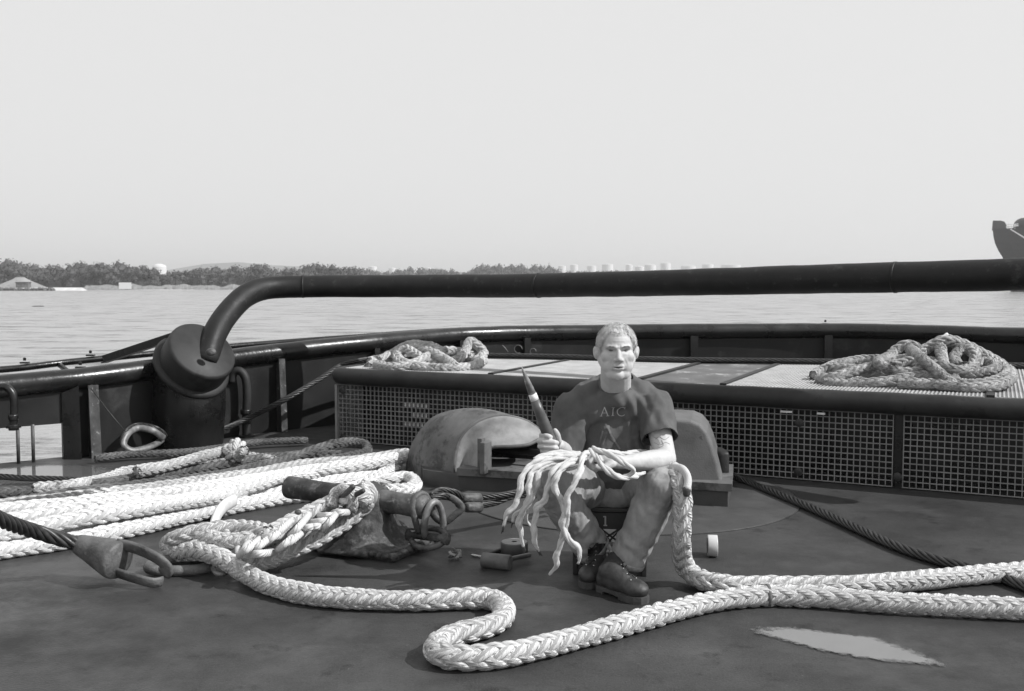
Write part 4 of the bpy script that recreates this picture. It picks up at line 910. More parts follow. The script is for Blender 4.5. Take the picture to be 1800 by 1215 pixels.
# grey stained ropes behind
flake('stained_rope', 'grey stained rope doubling back in a bight in front of the platform corner', [[(-140,905),(0,888),(130,870),(260,852),(380,836),(480,815),(560,790,.08),(615,778,.09),(642,781,.08),(645,795),(610,806),(520,818),(420,836),(300,852),(160,874),(40,890),(-140,912)]], .085, M['ropegrey'], group='grey stained ropes at left', seed=5)
flake('stained_rope', 'grey stained rope lying flat along the left bulwark behind the pale plaited rope', [[(-140,878),(0,868),(140,852),(260,838),(330,826),(400,818),(480,806),(540,800),(600,800)]], .08, M['ropegrey'], group='grey stained ropes at left', seed=6)
flake('stained_rope', 'darkest thin rope tucked closest to the bulwark foot', [[(165,806),(230,800),(300,797),(380,788),(450,780),(540,775)]], .06, M['ropegrey'], group='grey stained ropes at left', seed=7)
flake('plaited_rope', 'weathered pale plaited rope ending in a knob, in front of the bright thimble', [[(60,862),(120,858),(165,848),(195,838),(225,828),(270,824),(320,818),(370,808),(415,803),(450,806),(480,812)], [(240,830,.1),(300,818,.1),(360,803,.12),(400,795,.12),(428,795,.14)]], .085, M['ropedirty'], seed=8)
kb = W(414, 792, z=.14); g = G()
for k in range(5): 
    t0 = random.uniform(0, 6); an = k*.7; e1 = Vector((math.cos(an), 0, math.sin(an))); e2 = Vector((0, 1, .2))
    g.tube([kb + e1*.07*math.cos(t) + e2*.05*math.sin(t) for t in np.linspace(t0, t0+5.2, 20)], .022, 8)
tag(obj('rope_knot', g, M['ropedirty'], None, True), 'rounded knob of knotted rope at the end of the pale plaited rope', 'knot')

# ------------------------------------------------------------ coils on the platform
def coil(name, label, paths, D, mt):
    g = G()
    for P in paths:
        Q = [W(x, y, y=d) for x, y, d in P]
        braid(g, Q, D, step=D*.15, ring=6)
    return tag(obj(name, g, mt, None, True), label, 'rope coil')
coil('rope_coil', 'small tangled coil of weathered white rope on the left end of the platform', [
 [(648,645,8.3),(672,634,8.5),(700,622,8.8),(740,618,9.0),(780,622,8.9),(815,630,8.6),(840,632,8.4),(850,620,8.5),(838,606,8.5),(826,600,8.5),(818,618,8.4),(805,632,8.3),(780,640,8.25),(752,636,8.2),(730,622,8.3),(712,614,8.4),(700,622,8.4),(706,636,8.2),(740,645,8.0),(790,648,7.95),(830,645,8.1),(850,634,8.3)],
 [(660,642,8.2),(690,646,8.05),(720,642,8.05),(750,628,8.2),(770,616,8.4),(752,608,8.5),(722,612,8.5),(690,622,8.5),(668,634,8.4)],
 [(730,612,8.45),(760,620,8.25),(786,634,8.1),(800,646,7.95)],
 [(650,636,8.5),(680,628,8.7),(710,610,8.6),(735,606,8.5),(765,616,8.4),(800,618,8.5),(830,626,8.4)]], .088, M['ropedirty'])
coil('rope_coil', 'large heap of weathered plaited rope near the right end of the platform', [
 [(1440,655,7.4),(1470,640,7.6),(1520,632,7.7),(1570,632,7.6),(1600,628,7.4),(1612,612,7.3),(1592,606,7.3),(1572,618,7.3),(1560,640,7.1)],
 [(1436,668,7.0),(1470,662,6.9),(1510,650,6.95),(1550,642,7.0),(1590,640,7.0),(1620,634,6.95),(1648,640,6.85),(1668,656,6.75),(1682,674,6.6)],
 [(1450,674,6.85),(1500,676,6.75),(1560,670,6.7),(1610,662,6.7),(1650,662,6.65),(1690,676,6.5),(1730,674,6.5),(1762,664,6.6),(1768,650,6.8),(1740,630,6.95),(1700,612,7.0),(1662,600,7.0),(1630,612,7.05),(1612,630,7.0)],
 [(1640,640,6.8),(1672,652,6.75),(1710,656,6.7),(1745,650,6.7),(1748,640,6.85),(1728,636,6.95),(1700,650,6.8)],
 [(1652,608,6.95),(1656,628,6.85),(1664,646,6.7),(1690,652,6.7),(1712,640,6.8),(1712,620,6.9),(1695,612,6.95),(1678,626,6.9),(1686,644,6.75)],
 [(1640,606,7.1),(1665,597,7.1),(1695,606,7.05),(1725,620,7.0),(1760,640,6.95),(1772,656,6.8)],
 [(1430,660,7.2),(1450,650,7.3),(1490,648,7.2),(1530,656,7.0),(1570,660,6.9),(1600,650,6.9),(1640,645,6.9)],
 [(1580,674,6.6),(1640,676,6.5),(1700,682,6.4),(1750,678,6.4),(1778,664,6.6),(1775,650,6.8)],[(1600,614,7.1),(1622,632,6.75),(1650,655,6.6),(1676,680,6.45)],[(1560,628,7.2),(1545,640,6.9),(1585,655,6.75),(1625,648,6.75),(1600,636,6.8),(1570,645,6.8)]], .080, M['ropecoil'])
g = G(); g.cap(W(1652,598,y=7.0), .012, W(1664,588,y=7.0), .012); tag(obj('rope_end', g, M['white'], None, True), 'white taped rope end sticking up from the top of the large heap', 'rope end')

# ------------------------------------------------------------ tools on the deck
ml = thing('mallet', 'mallet with a cylindrical head lying on the deck at the man\'s feet', 'mallet', W(875, 995, z=0))
a, b_ = W(853, 985, z=.033), W(892, 989, z=.033); d = (b_-a)
g = G(); g.lathe(a, [(.029,-.015),(.036,-.012),(.036,d.length+.012),(.029,d.length+.015)], d, 28); obj('head', g, M['mallet'], ml, True)
g = G(); g.cap(b_.lerp(a,.3) + Vector((0,.02,0)), .010, W(930, 976, z=.03), .012); obj('handle', g, M['fid'], ml, True)
tp = thing('tape_roll', 'dark roll of tape lying flat behind the mallet', 'tape', W(904, 968, z=0)); c = W(904, 974, z=0); 
g = G(); g.lathe(c, [(.064,0),(.067,.004),(.067,.056),(.064,.06),(.03,.06),(.029,.03)], n=36); obj('roll', g, M['tapeblk'], tp, True)
g = G(); g.lathe(c + Vector((0,0,.0605)), [(.062,0),(.062,.002),(.014,.002),(.013,.0)], n=36); obj('face', g, M['tapetop'], tp)
tp = thing('tape_roll', 'silver tape roll standing on edge to the right of the hanging rope', 'tape', W(1255, 982, z=0)); c = W(1255, 982, z=0); g = G()
d = Vector((1, -.12, 0)).normalized(); g.lathe(c + Vector((0, .04, .052)) - d*.024, [(.038,0),(.051,.001),(.052,.004),(.052,.044),(.051,.047),(.038,.048)], d, 36); obj('roll', g, M['tapesil'], tp, True)
g = G(); g.lathe(c + Vector((0, .04, .052)) - d*.0248, [(.036,0),(.038,.0),(.038,.049),(.036,.049)], d, 30); obj('core', g, M['dark'], tp, True)
kn = thing('knife', 'small knife with a pale blade lying beside the mallet head', 'knife', W(838, 978, z=0))
g = G(); a, b_ = W(829, 975, z=.008), W(850, 979, z=.008); g.bar(a, b_, .018, .003); obj('blade', g, M['metal'], kn)
g = G(); g.cap(W(852,976,z=.012), .009, W(884, 966, z=.012), .011); obj('handle', g, M['dark'], kn, True)
g = G(); c = W(800, 984, z=0)
for k in range(9):
    a = random.uniform(0, 6.28); P = [c + Vector((.03*math.cos(a+t)*random.uniform(.6,1.1) , .02*math.sin(a+t), .012 + .02*t*random.uniform(.2,1)))for t in (0,.8,1.6,2.4)]; g.tube(spline(P, .006), .008, 6, flat=.4)
tag(obj('crumpled_offcut', g, M['rust'] if False else M['tapetop'], None, True), 'small crumpled scrap of tape between the bitt and the mallet', 'scrap')
# ------------------------------------------------------------ the seated man
def remesh(g, voxel, smooth_it=6, weight=None):
    """union of closed shapes -> one continuous surface"""
    me = g.mesh('tmp'); o = bpy.data.objects.new('tmp', me); COL.objects.link(o)
    md = o.modifiers.new('r', 'REMESH'); md.mode = 'VOXEL'; md.voxel_size = voxel; md.use_smooth_shade = True
    dg = bpy.context.evaluated_depsgraph_get(); ev = o.evaluated_get(dg); m2 = bpy.data.meshes.new_from_object(ev, depsgraph=dg)
    bpy.data.objects.remove(o); bpy.data.meshes.remove(me)
    n = len(m2.vertices); co = np.zeros(n*3, dtype=np.float32); m2.vertices.foreach_get('co', co); co = co.reshape(-1, 3).astype(float)
    e = np.zeros(len(m2.edges)*2, dtype=np.int32); m2.edges.foreach_get('vertices', e); e = e.reshape(-1, 2)
    cnt = np.bincount(e.ravel(), minlength=n)[:, None].clip(1)
    w_ = np.ones(n) if weight is None else weight(co)
    for it in range(smooth_it):
        for lam in (.6, -.35 if it % 2 == 0 else .0):
            if lam == 0: continue
            s_ = np.stack([np.bincount(e[:, 0], co[e[:, 1], k], n) + np.bincount(e[:, 1], co[e[:, 0], k], n) for k in range(3)], 1)/cnt
            co = co + (s_-co)*lam*w_[:, None]
    return m2, co, e
def setco(me, co): me.vertices.foreach_set('co', co.astype(np.float32).ravel()); me.update(); me.polygons.foreach_set('use_smooth', [True]*len(me.polygons))
def normals(me):
    n = len(me.vertices); a = np.zeros(n*3, dtype=np.float32); me.vertices.foreach_get('normal', a); return a.reshape(-1, 3).astype(float)
def fnoise(co, sc_, off=0, oct_=3):
    return np.array([noise.fractal(Vector((c[0]*sc_[0]+off, c[1]*sc_[1], c[2]*sc_[2])), 1.0, 2.0, oct_) for c in co])
def folds(me, co, amp, sc_, off=0, oct_=2):
    """cloth folds: sharp-edged creases from ridged noise, then small puckers"""
    setco(me, co); N_ = normals(me); f = fnoise(co, sc_, off, oct_); r_ = 1 - np.abs(f)*3.2; r_ = np.clip(r_, -.6, 1)
    co = co + N_*(amp*r_)[:, None]; setco(me, co); return co
man = thing('person', 'man in dark T-shirt, jeans and work boots sitting on a crate, holding up a spike', 'person', W(1076, 1000, z=0))
E = W(1084, 614, y=4.30)                        # point between the eyes
def hl(x, y, z): return E + Vector((x, y, z))
P_sh = {1: W(1150, 716, y=4.47), -1: W(1008, 719, y=4.47)}   # shoulders: 1 = image right
P_el = {1: W(1170, 808, y=4.31), -1: W(992, 800, y=4.47)}
P_wr = {1: W(1096, 813, y=4.14), -1: W(982, 783, y=4.25)}
P_hip = {1: W(1116, 862, y=4.56), -1: W(1042, 862, y=4.56)}
P_kn = {1: W(1163, 855, y=4.20), -1: W(964, 842, y=4.18)}
P_an = {1: W(1102, 980, y=4.29), -1: W(1038, 958, y=4.42)}
nb = W(1083, 694, y=4.48)
g = G()
g.ell(hl(0, .015, .022), (.081, .100, .085), None, 36, 24); g.ell(hl(0, -.010, -.035), (.071, .081, .088), None, 36, 24)
g.ell(hl(0, -.058, -.106), (.032, .032, .026)); 
for s in (1, -1):
    g.cap(hl(s*.052, .0, -.048), .030, hl(s*.026, -.050, -.102), .027); g.ell(hl(s*.030, -.040, -.065), (.038, .040, .045)); g.ell(hl(s*.038, -.046, -.030), (.034, .032, .032))
    er = Matrix.Rotation(s*R(-32), 3, 'Z') @ Matrix.Rotation(s*R(8), 3, 'Y'); g.ell(hl(s*.0885, .012, -.016), (.008, .020, .031), er); g.ell(hl(s*.083, .002, -.020), (.012, .012, .016))
    g.ell(hl(s*.0115, -.094, -.041), (.0095, .010, .0075))
    g.cap(hl(s*.012, -.082, .012), .012, hl(s*.044, -.066, .014), .011)
g.cap(hl(0, -.084, .006), .0085, hl(0, -.107, -.036), .0115)
g.cap(hl(-.017, -.086, -.0665), .0068, hl(.017, -.086, -.0665), .0068); g.cap(hl(-.015, -.085, -.078), .0078, hl(.015, -.085, -.078), .0078)
g.cap(hl(0, .028, -.06), .066, nb + Vector((0, .02, .0)), .070); 
for s in (1, -1): g.cap(nb + Vector((s*.03, .035, .028)), .052, P_sh[s] + Vector((0, .02, .0)), .052)
cw = W(1082, 752, y=4.53); g.ell(cw, (.15, .085, .15)); g.cap(cw, .095, W(1079, 860, y=4.60), .11)
for s in (1, -1):
    g.cap(P_sh[s], .056, P_el[s], .047); m_ = P_el[s].lerp(P_wr[s], .3); g.cap(P_el[s], .045, m_, .047); g.cap(m_, .047, P_wr[s], .028)
    g.cap(P_hip[s], .085, P_kn[s], .058); g.cap(P_kn[s], .055, P_an[s], .040); 
# right hand (image left): fist round the spike, four fingers and a thumb
F0 = W(976, 795, y=4.19); F1 = W(917, 645, y=4.10)
def wp(l): return [W(x, y, y=d) for x, y, d in l]
def chain(pts, rs):
    for a, b_, ra, rb in zip(pts, pts[1:], rs, rs[1:]): g.cap(a, ra, b_, rb, 14, 5)
g.cap(P_wr[-1], .027, W(969, 781, y=4.225), .030); g.ell(W(966, 778, y=4.222), (.030, .016, .042)); g.ell(W(952, 777, y=4.205), (.012, .016, .038))
for i, (yy, x0, x1, r0) in enumerate(((765, 952, 969, .0118), (775.5, 948, 979, .0118), (785, 949, 979, .0112), (793.5, 953, 976, .0100))):
    chain(wp([(x0+3, yy-1, 4.205), (x0, yy, 4.175), (x0+7, yy+.5, 4.148), (x1-5, yy+2, 4.142), (x1, yy+3, 4.158)]), [r0, r0*1.03, r0, r0*.95, r0*.85])
chain(wp([(977, 786, 4.215), (982, 775, 4.19), (980, 764, 4.175), (976, 757, 4.17)]), [.017, .014, .0125, .011])
# left hand (image right): holding the opened strands over the lap
g.cap(P_wr[1], .028, W(1078, 811, y=4.10), .030); g.ell(W(1067, 808, y=4.085), (.040, .024, .022), Matrix.Rotation(R(-10), 3, 'Y'))
for i, (dx, dy, dd) in enumerate(((0, 0, .03), (-4, 2, .008), (-3, 5, -.012), (2, 9, -.030))):
    chain(wp([(1054+dx*.5, 801+dy, 4.085+dd), (1043+dx, 797+dy, 4.07+dd), (1035+dx, 803+dy, 4.062+dd), (1037+dx, 813+dy, 4.07+dd), (1045+dx, 818+dy, 4.085+dd)]), [.0125, .0115, .011, .0105, .0095])
chain(wp([(1076, 816, 4.07), (1062, 822, 4.05), (1050, 822, 4.045), (1041, 818, 4.05)]), [.017, .014, .0125, .0105])
def wt_(co):
    d = np.linalg.norm(co - np.array(E + Vector((0, 0, -.01))), axis=1); w_ = np.clip((d-.11)/.04, .7, 1)
    for c_ in (W(966, 778, y=4.18), W(1050, 808, y=4.07)): w_ = np.minimum(w_, np.clip((np.linalg.norm(co - np.array(c_), axis=1)-.05)/.04, .3, 1))
    return w_
me, co, ed_ = remesh(g, .0034, 8, wt_)
# face modelling
q = co - np.array(E); front = (q[:, 1] < -.02) & (np.abs(q[:, 2]) < .16) & (np.abs(q[:, 0]) < .1)
def bumpf(x, z, sx, sz, amt, ang=0):
    c_, s_ = math.cos(ang), math.sin(ang); u = (q[:, 0]-x)*c_ + (q[:, 2]-z)*s_; v = -(q[:, 0]-x)*s_ + (q[:, 2]-z)*c_
    co[:, 1] += np.where(front, amt*np.exp(-(u/sx)**2 - (v/sz)**2), 0)
for s in (1, -1):
    bumpf(s*.031, .000, .018, .0080, .0070); bumpf(s*.031, -.016, .015, .005, -.002); bumpf(s*.031, .0135, .022, .005, -.003)
    bumpf(s*.031, -.0005, .012, .0018, .0028)
    bumpf(s*.030, -.050, .0035, .016, .0026, s*.45); bumpf(s*.055, -.062, .014, .018, .001)
    bumpf(s*.005, -.0455, .004, .003, .004); bumpf(s*.006, .014, .0022, .010, .0028)
bumpf(0, -.0722, .021, .0019, .0055); bumpf(0, -.090, .016, .005, .0035); bumpf(0, -.057, .003, .007, .0015); bumpf(0, .008, .006, .004, .002)
for zz in (.034, .046, .058): bumpf(0, zz, .03, .0016, .0011)
setco(me, co); co += normals(me)*(.0009*fnoise(co, (38, 38, 38)))[:, None]; setco(me, co)
body = obj('body', me, M['skin'], man, True, origin=man.location)
bodyco = co
for s in (1, -1):
    g = G(); g.ell(hl(s*.031, -.0655, -.0008), (.0105, .0125, .0038)); obj('eye', g, M['eye'], man, True)
    g = G(); P = [hl(s*.014, -.0945, .0145), hl(s*.024, -.0935, .0165), hl(s*.036, -.0865, .0165), hl(s*.046, -.0735, .012)]; 
    for k in range(60):
        t = random.random()*2.99; i = int(t); a = P[i].lerp(P[i+1], t-i) + Vector((0, .001, random.uniform(-.003, .003))); g.cap(a, .0010, a + Vector((s*.006, -.002, .001)), .0005, 4, 1)
    obj('eyebrow', g, M['brow'], man)
g = G(); P = spline([hl(-.0215, -.0855, -.0722), hl(-.010, -.0895, -.0712), hl(0, -.0905, -.0722), hl(.010, -.0895, -.0712), hl(.0215, -.0855, -.073)], .003); g.tube(P, [.001 + .0024*math.sin(math.pi*i/(len(P)-1)) for i in range(len(P))], 8); obj('mouth', g, M['dark'], man, True)
# hair: close-cropped grey, a thin cap with many short locks
def hairz(x, y): 
    ph = np.arctan2(np.abs(x), -y); return np.interp(ph, [0, .35, .62, .85, 1.05, 1.3, 1.6, 2.2, 3.15], [.062, .066, .072, .044, .014, -.008, -.008, -.045, -.075])
q = bodyco - np.array(E); N_ = normals(me)
sel = (q[:, 2] > hairz(q[:, 0], q[:, 1]) + .004*np.sin(q[:, 0]*900)) & (q[:, 2] < .2) & (np.linalg.norm(q[:, :2], axis=1) < .13) & ~((np.abs(q[:, 0]) > .0765) & (q[:, 2] < .018) & (q[:, 1] < .035))
fl_ = [tuple(p.vertices) for p in me.polygons]; hf = [f for f in fl_ if all(sel[i] for i in f)]
ids = sorted({i for f in hf for i in f}); mp_ = {v: i for i, v in enumerate(ids)}; ids = np.array(ids)
depth = np.clip((q[ids, 2] - hairz(q[ids, 0], q[ids, 1]))/.03, 0, 1)
hv = bodyco[ids] + N_[ids]*(.0003 + .0042*depth)[:, None]; hv += N_[ids]*(.0012*fnoise(hv, (60, 60, 60)))[:, None]
g = G(); g.add(hv, [tuple(mp_[i] for i in f) for f in hf]); obj('hair', g, M['hair'], man, True)
hair_o = [o for o in man.children if o.name.startswith('hair')][0]
pick = rng.choice(len(ids), 9000); V = []; F = []
for i in pick:
    p = Vector(hv[i]); n_ = Vector(N_[ids[i]]); l_ = p - E; cd = Vector((l_.x*4 + random.gauss(0,.12), -.45 + random.gauss(0, .45), -.15 if abs(l_.x) < .05 else -.8)); t_ = (cd - n_*cd.dot(n_)).normalized(); b_ = n_.cross(t_)
    L_ = random.uniform(.010, .024); w_ = .0009; k = len(V)
    if depth[i] < .5: L_ *= .6
    V += [p - b_*w_, p + b_*w_, p + t_*L_*.6 + n_*(L_*.22) + b_*w_*.7, p + t_*L_*.6 + n_*(L_*.22) - b_*w_*.7, p + t_*L_ + n_*(L_*.2)]; F += [(k, k+1, k+2, k+3), (k+3, k+2, k+4)]
g = G(); g.add([tuple(v) for v in V], F); obj('hair_locks', g, M['hair'], hair_o)['kind'] = 'stuff'

# T-shirt
cA0 = W(1083, 668, y=4.47)
g = G(); g.ell(W(1082, 754, y=4.54), (.178, .122, .17), None, 36, 20); g.ell(W(1080, 822, y=4.55), (.165, .135, .13), None, 36, 20); g.ell(W(1080, 785, y=4.54), (.168, .126, .14), None, 36, 20)
g.cap(P_sh[1] + Vector((-.01,.01,0)), .073, P_sh[-1] + Vector((.01,.01,0)), .073, 28)
sl_end = {1: .60, -1: .86}
for s in (1, -1):
    g.cap(nb + Vector((s*.052, .038, .040)), .052, P_sh[s] + Vector((-.005*s, .01, .012)), .068, 24)
    g.cap(P_sh[s], .078, P_sh[s].lerp(P_el[s] + Vector((s*.0, 0, 0)), 1.05), .074, 28)
g.ell(Vector((cA0.x, cA0.y, .80)), (.098, .098, .064), None, 30, 16)
me, co, ed_ = remesh(g, .006, 14)
co = folds(me, co, .009, (7, 7, 3.2), 3.1, 2); co = folds(me, co, .0035, (14, 9, 9), 9.0, 2)
# pull folds that run from the left shoulder down to the belly
q = co - np.array(W(1120, 700, y=4.4)); u = q[:, 0]*.8 + q[:, 2]*.35
msk = np.exp(-((q[:, 0]+.01)/.07)**2 - ((q[:, 2]+.03)/.09)**2)*(q[:, 1] < .02); co[:, 1] -= .006*msk*np.sin(u*150)
q = co - np.array(W(1120, 790, y=4.42)); msk = np.exp(-(q[:, 0]/.07)**2 - (q[:, 2]/.06)**2)*(q[:, 1] < .03); co[:, 1] -= .007*msk*np.sin(q[:, 0]*130 + q[:, 2]*30)
setco(me, co)
kill = np.zeros(len(co), bool)
for s in (1, -1):
    a = np.array(P_sh[s]); ax_ = np.array(P_el[s]-P_sh[s]); L_ = np.linalg.norm(ax_); ax_ /= L_; r_ = co - a; t_ = r_ @ ax_; dist = np.linalg.norm(r_ - t_[:, None]*ax_, axis=1)
    kill |= (t_ > sl_end[s]*L_) & (dist < .10) & (np.abs(co[:, 0]-a[0]) < .12) & ((co[:, 0]-a[0])*s > -.085)
cA, cB = np.array(W(1083, 668, y=4.47)), (.071, .074); kill |= (((co[:, 0]-cA[0])/cB[0])**2 + ((co[:, 1]-cA[1])/cB[1])**2 < 1) & (co[:, 2] > .836 + .62*(co[:, 1]-4.39))
keep = ~kill; fl_ = [tuple(p.vertices) for p in me.polygons]; fk = [f for f in fl_ if all(keep[i] for i in f)]; ids = sorted({i for f in fk for i in f}); mp_ = {v: i for i, v in enumerate(ids)}
g = G(); g.add(co[ids], [tuple(mp_[i] for i in f) for f in fk]); bpy.data.meshes.remove(me)
shirt = obj('tshirt', g, M['shirt'], man, True, origin=man.location); sd = shirt.modifiers.new('thickness', 'SOLIDIFY'); sd.thickness = .003; sd.offset = 1
bvh = BVHTree.FromPolygons([tuple(v) for v in co[ids]], [tuple(mp_[i] for i in f) for f in fk])
def down(x, y, z0=2.0):
    h_ = bvh.ray_cast(Vector((x, y, z0)), Vector((0, 0, -1))); return h_[0]
ring = []
for t_ in np.linspace(0, 2*math.pi, 40, endpoint=False):
    x, y = cA[0] + cB[0]*1.07*math.cos(t_), cA[1] + cB[1]*1.07*math.sin(t_); h_ = down(x, y)
    ring.append(Vector((x, y, (h_.z if h_ else nb.z) + .002)))
for _ in range(9): ring = [(ring[i-1] + ring[i]*2 + ring[(i+1) % 40])/4 for i in range(40)]
g = G(); g.tube(ring + [ring[0]], .0105, 10, caps=False, flat=.8); obj('collar', g, M['shirt'], shirt, True)
def front_hit(p):
    d = (Vector(p) - Vector((0, 0, H))).normalized(); h_ = bvh.ray_cast(Vector(p) - Vector((0, .5, 0)), Vector((0, 1, 0))); return h_[0], h_[1]
def ribbon(g, pts, wd, off=.0075):
    P = spline([Vector((p[0], 0, p[1])) for p in pts], .004) if len(pts) > 2 else np.array([[pts[0][0] + (pts[1][0]-pts[0][0])*t, 0, pts[0][1] + (pts[1][1]-pts[0][1])*t] for t in np.linspace(0, 1, 8)])
    T = np.gradient(P, axis=0); T /= np.linalg.norm(T, axis=1)[:, None]; V = []
    wd = wd if isinstance(wd, (list, tuple)) else (wd, wd)
    for i, (p, t) in enumerate(zip(P, T)):
        w_ = wd[0] + (wd[1]-wd[0])*i/(len(P)-1); n_ = Vector((-t[2], 0, t[0]))*w_/2
        for s in (-1, 1):
            c_ = Vector(p) + n_*s; h_ = bvh.ray_cast(Vector((c_.x, 3.5, c_.z)), Vector((0, 1, 0))); y = h_[0].y if h_[0] else 4.4
            V.append((c_.x, y - off, c_.z))
    g.add(V, [(2*i, 2*i+1, 2*i+3, 2*i+2) for i in range(len(P)-1)])
def xz(px, py): p = W(px, py, y=4.405); return (p.x, p.z)
g = G()                                           # A I C in thin serif capitals
ribbon(g, [xz(1056.0, 731), xz(1062.2, 715)], .0026); ribbon(g, [xz(1061.8, 715), xz(1068.5, 731)], .0046); ribbon(g, [xz(1058.5, 725.5), xz(1065.8, 725.5)], .0022)
ribbon(g, [xz(1053.8, 731), xz(1058.6, 731)], .002); ribbon(g, [xz(1065.3, 731), xz(1071.2, 731)], .002)
ribbon(g, [xz(1077.2, 715.5), xz(1077.2, 731)], .0046); ribbon(g, [xz(1074.3, 715.5), xz(1080, 715.5)], .002); ribbon(g, [xz(1074.3, 731), xz(1080, 731)], .002)
cc = []; 
for t_ in np.linspace(.75, 2*math.pi-.75, 14): cc.append(xz(1092.5 + 7.6*math.cos(t_), 723.4 - 8.2*math.sin(t_)))
ribbon(g, cc[:7], (.0024, .0048)); ribbon(g, cc[6:], (.0048, .0024)); ribbon(g, [cc[0], xz(1098, 715.2)], .003); ribbon(g, [xz(1098.2, 714.8), xz(1098.2, 719.5)], .002)
o = obj('lettering', g, M['print'], shirt); o['label'] = 'faded white letters AIC across the chest'
g = G()
for l, w_ in (([(1064,745),(1069,752),(1074,762)], .009), ([(1060,758),(1056,774),(1052,792)], .007), ([(1072,760),(1080,774),(1090,790)], .008), ([(1062,752),(1072,750)], .012), ([(1066,766),(1060,782)], .006)):
    ribbon(g, [xz(*p) for p in l], w_, .0065)
obj('faint_print', g, M['printfaint'], shirt)

# tattoo lines on the upper arm
bvb = BVHTree.FromPolygons([tuple(v) for v in bodyco], [tuple(p.vertices) for p in body.data.polygons])
M['ink'] = mat('faded_ink', .2, .6, .3, 40); g = G()
for l in ([(1148,768),(1156,772),(1160,780)], [(1160,768),(1168,773),(1176,768)], [(1150,778),(1160,782),(1170,778),(1178,781)], [(1163,774),(1166,783),(1158,787)], [(1152,772),(1158,768)]):
    P = spline([W(x, y, y=4.0) for x, y in l], .004); V = []
    for p in P:
        d = (Vector(p) - Vector((0,0,H))).normalized(); h_ = bvb.ray_cast(Vector((0,0,H)), d)
        if h_[0]: V.append(h_[0] - d*.0005)
    if len(V) > 3: g.tube(V, .001, 6)
obj('tattoo', g, M['ink'], body, True)

# jeans
g = G(); g.ell(W(1078, 866, y=4.57), (.175, .14, .105), None, 32, 18)
for s in (1, -1):
    hp = P_hip[s]; kn = P_kn[s]; an = P_an[s]; sh_ = (an-kn).normalized()
    g.cap(hp, .098, hp.lerp(kn, .55), .092, 28); g.cap(hp.lerp(kn, .55), .092, kn, .080, 28); g.cap(kn, .080, kn.lerp(an, .5), .080, 28); g.cap(kn.lerp(an, .5), .077, an + sh_*.05 + Vector((0,-.025,0)), .073, 28)
me, co, ed_ = remesh(g, .006, 12)
co = folds(me, co, .005, (9, 9, 5), 21.0, 2); co = folds(me, co, .0026, (26, 26, 10), 33.0, 2)
for s in (1, -1):                                  # horizontal bunching above the hems
    an, kn = np.array(P_an[s]), np.array(P_kn[s]); ax_ = (an-kn)/np.linalg.norm(an-kn); L_ = np.linalg.norm(an-kn); r_ = co-kn; t_ = r_ @ ax_; dist = np.linalg.norm(r_ - t_[:, None]*ax_, axis=1)
    rad = (r_ - t_[:, None]*ax_)/(dist[:, None]+1e-6); m_ = (dist < .13)*np.exp(-((t_-L_*.78)/.09)**2); ph = t_*95 + 1.5*np.sin(np.arctan2(rad[:, 0], rad[:, 1])*2); co += rad*(.0032*m_*np.sin(ph))[:, None]
lap = np.array(W(1078, 862, y=4.46)); q = co - lap; m_ = np.exp(-(np.abs(q[:, 0])/.10)**2 - (q[:, 2]/.08)**2)*(q[:, 1] < .05)
setco(me, co); co += normals(me)*(.003*m_*np.sin(np.abs(q[:, 0])*120 + q[:, 2]*60))[:, None]
for s in (1, -1):                                  # creases across the back and front of the knee
    q = co - np.array(P_kn[s]); m_ = np.exp(-(np.linalg.norm(q + np.array([0, 0, .06]), axis=1)/.09)**2); setco(me, co); co += normals(me)*(.0016*m_*np.sin(q[:, 2]*150 + q[:, 0]*s*70))[:, None]
setco(me, co); kill = np.zeros(len(co), bool)
for s in (1, -1):
    an, kn = np.array(P_an[s]), np.array(P_kn[s]); ax_ = (an-kn)/np.linalg.norm(an-kn); r_ = co-an; t_ = r_ @ ax_; kill |= (t_ > .006) & (np.linalg.norm(r_, axis=1) < .17)
fl_ = [tuple(p.vertices) for p in me.polygons]; fk = [f for f in fl_ if not any(kill[i] for i in f)]; ids = sorted({i for f in fk for i in f}); mp_ = {v: i for i, v in enumerate(ids)}
jv = co[ids]; g = G(); g.add(jv, [tuple(mp_[i] for i in f) for f in fk]); bpy.data.meshes.remove(me)
jeans = obj('jeans', g, M['jeans'], man, True, origin=man.location); sd = jeans.modifiers.new('thickness', 'SOLIDIFY'); sd.thickness = .003; sd.offset = 1
for s in (1, -1):
    an, kn = P_an[s], P_kn[s]; ax_ = (an-kn).normalized(); r_ = jv - np.array(an); t_ = r_ @ np.array(ax_); rd = np.linalg.norm(r_ - t_[:, None]*np.array(ax_), axis=1)
    x = ax_.orthogonal().normalized(); y = ax_.cross(x); near = (np.abs(t_-.003) < .02) & (rd < .13); aa = np.arctan2(r_ @ np.array(y), r_ @ np.array(x)); ring = []
    for t in np.linspace(0, 2*math.pi, 28, endpoint=False):
        dd = np.abs(np.angle(np.exp(1j*(aa-t)))); k = near & (dd < .25); rr = rd[k].mean() if k.any() else .08; ring.append(an + ax_*.003 + (x*math.cos(t) + y*math.sin(t))*(rr + .002))
    V = []; 
    for p in ring:
        o_ = (p-an); o_ = (o_ - ax_*o_.dot(ax_)).normalized(); V += [p - ax_*.019 + o_*.006, p + ax_*.004 + o_*.007, p + ax_*.004 - o_*.004, p - ax_*.010 - o_*.004]
    n = len(ring); g = G(); g.add([tuple(v) for v in V], [(4*i+j, 4*((i+1) % n)+j, 4*((i+1) % n)+j+1, 4*i+j+1) for i in range(n) for j in range(3)]); obj('hem', g, M['seam'], jeans, True)
g = G()
V = spline([W(1066,850,y=4.40), W(1071,868,y=4.41), W(1072,884,y=4.44)], .01)

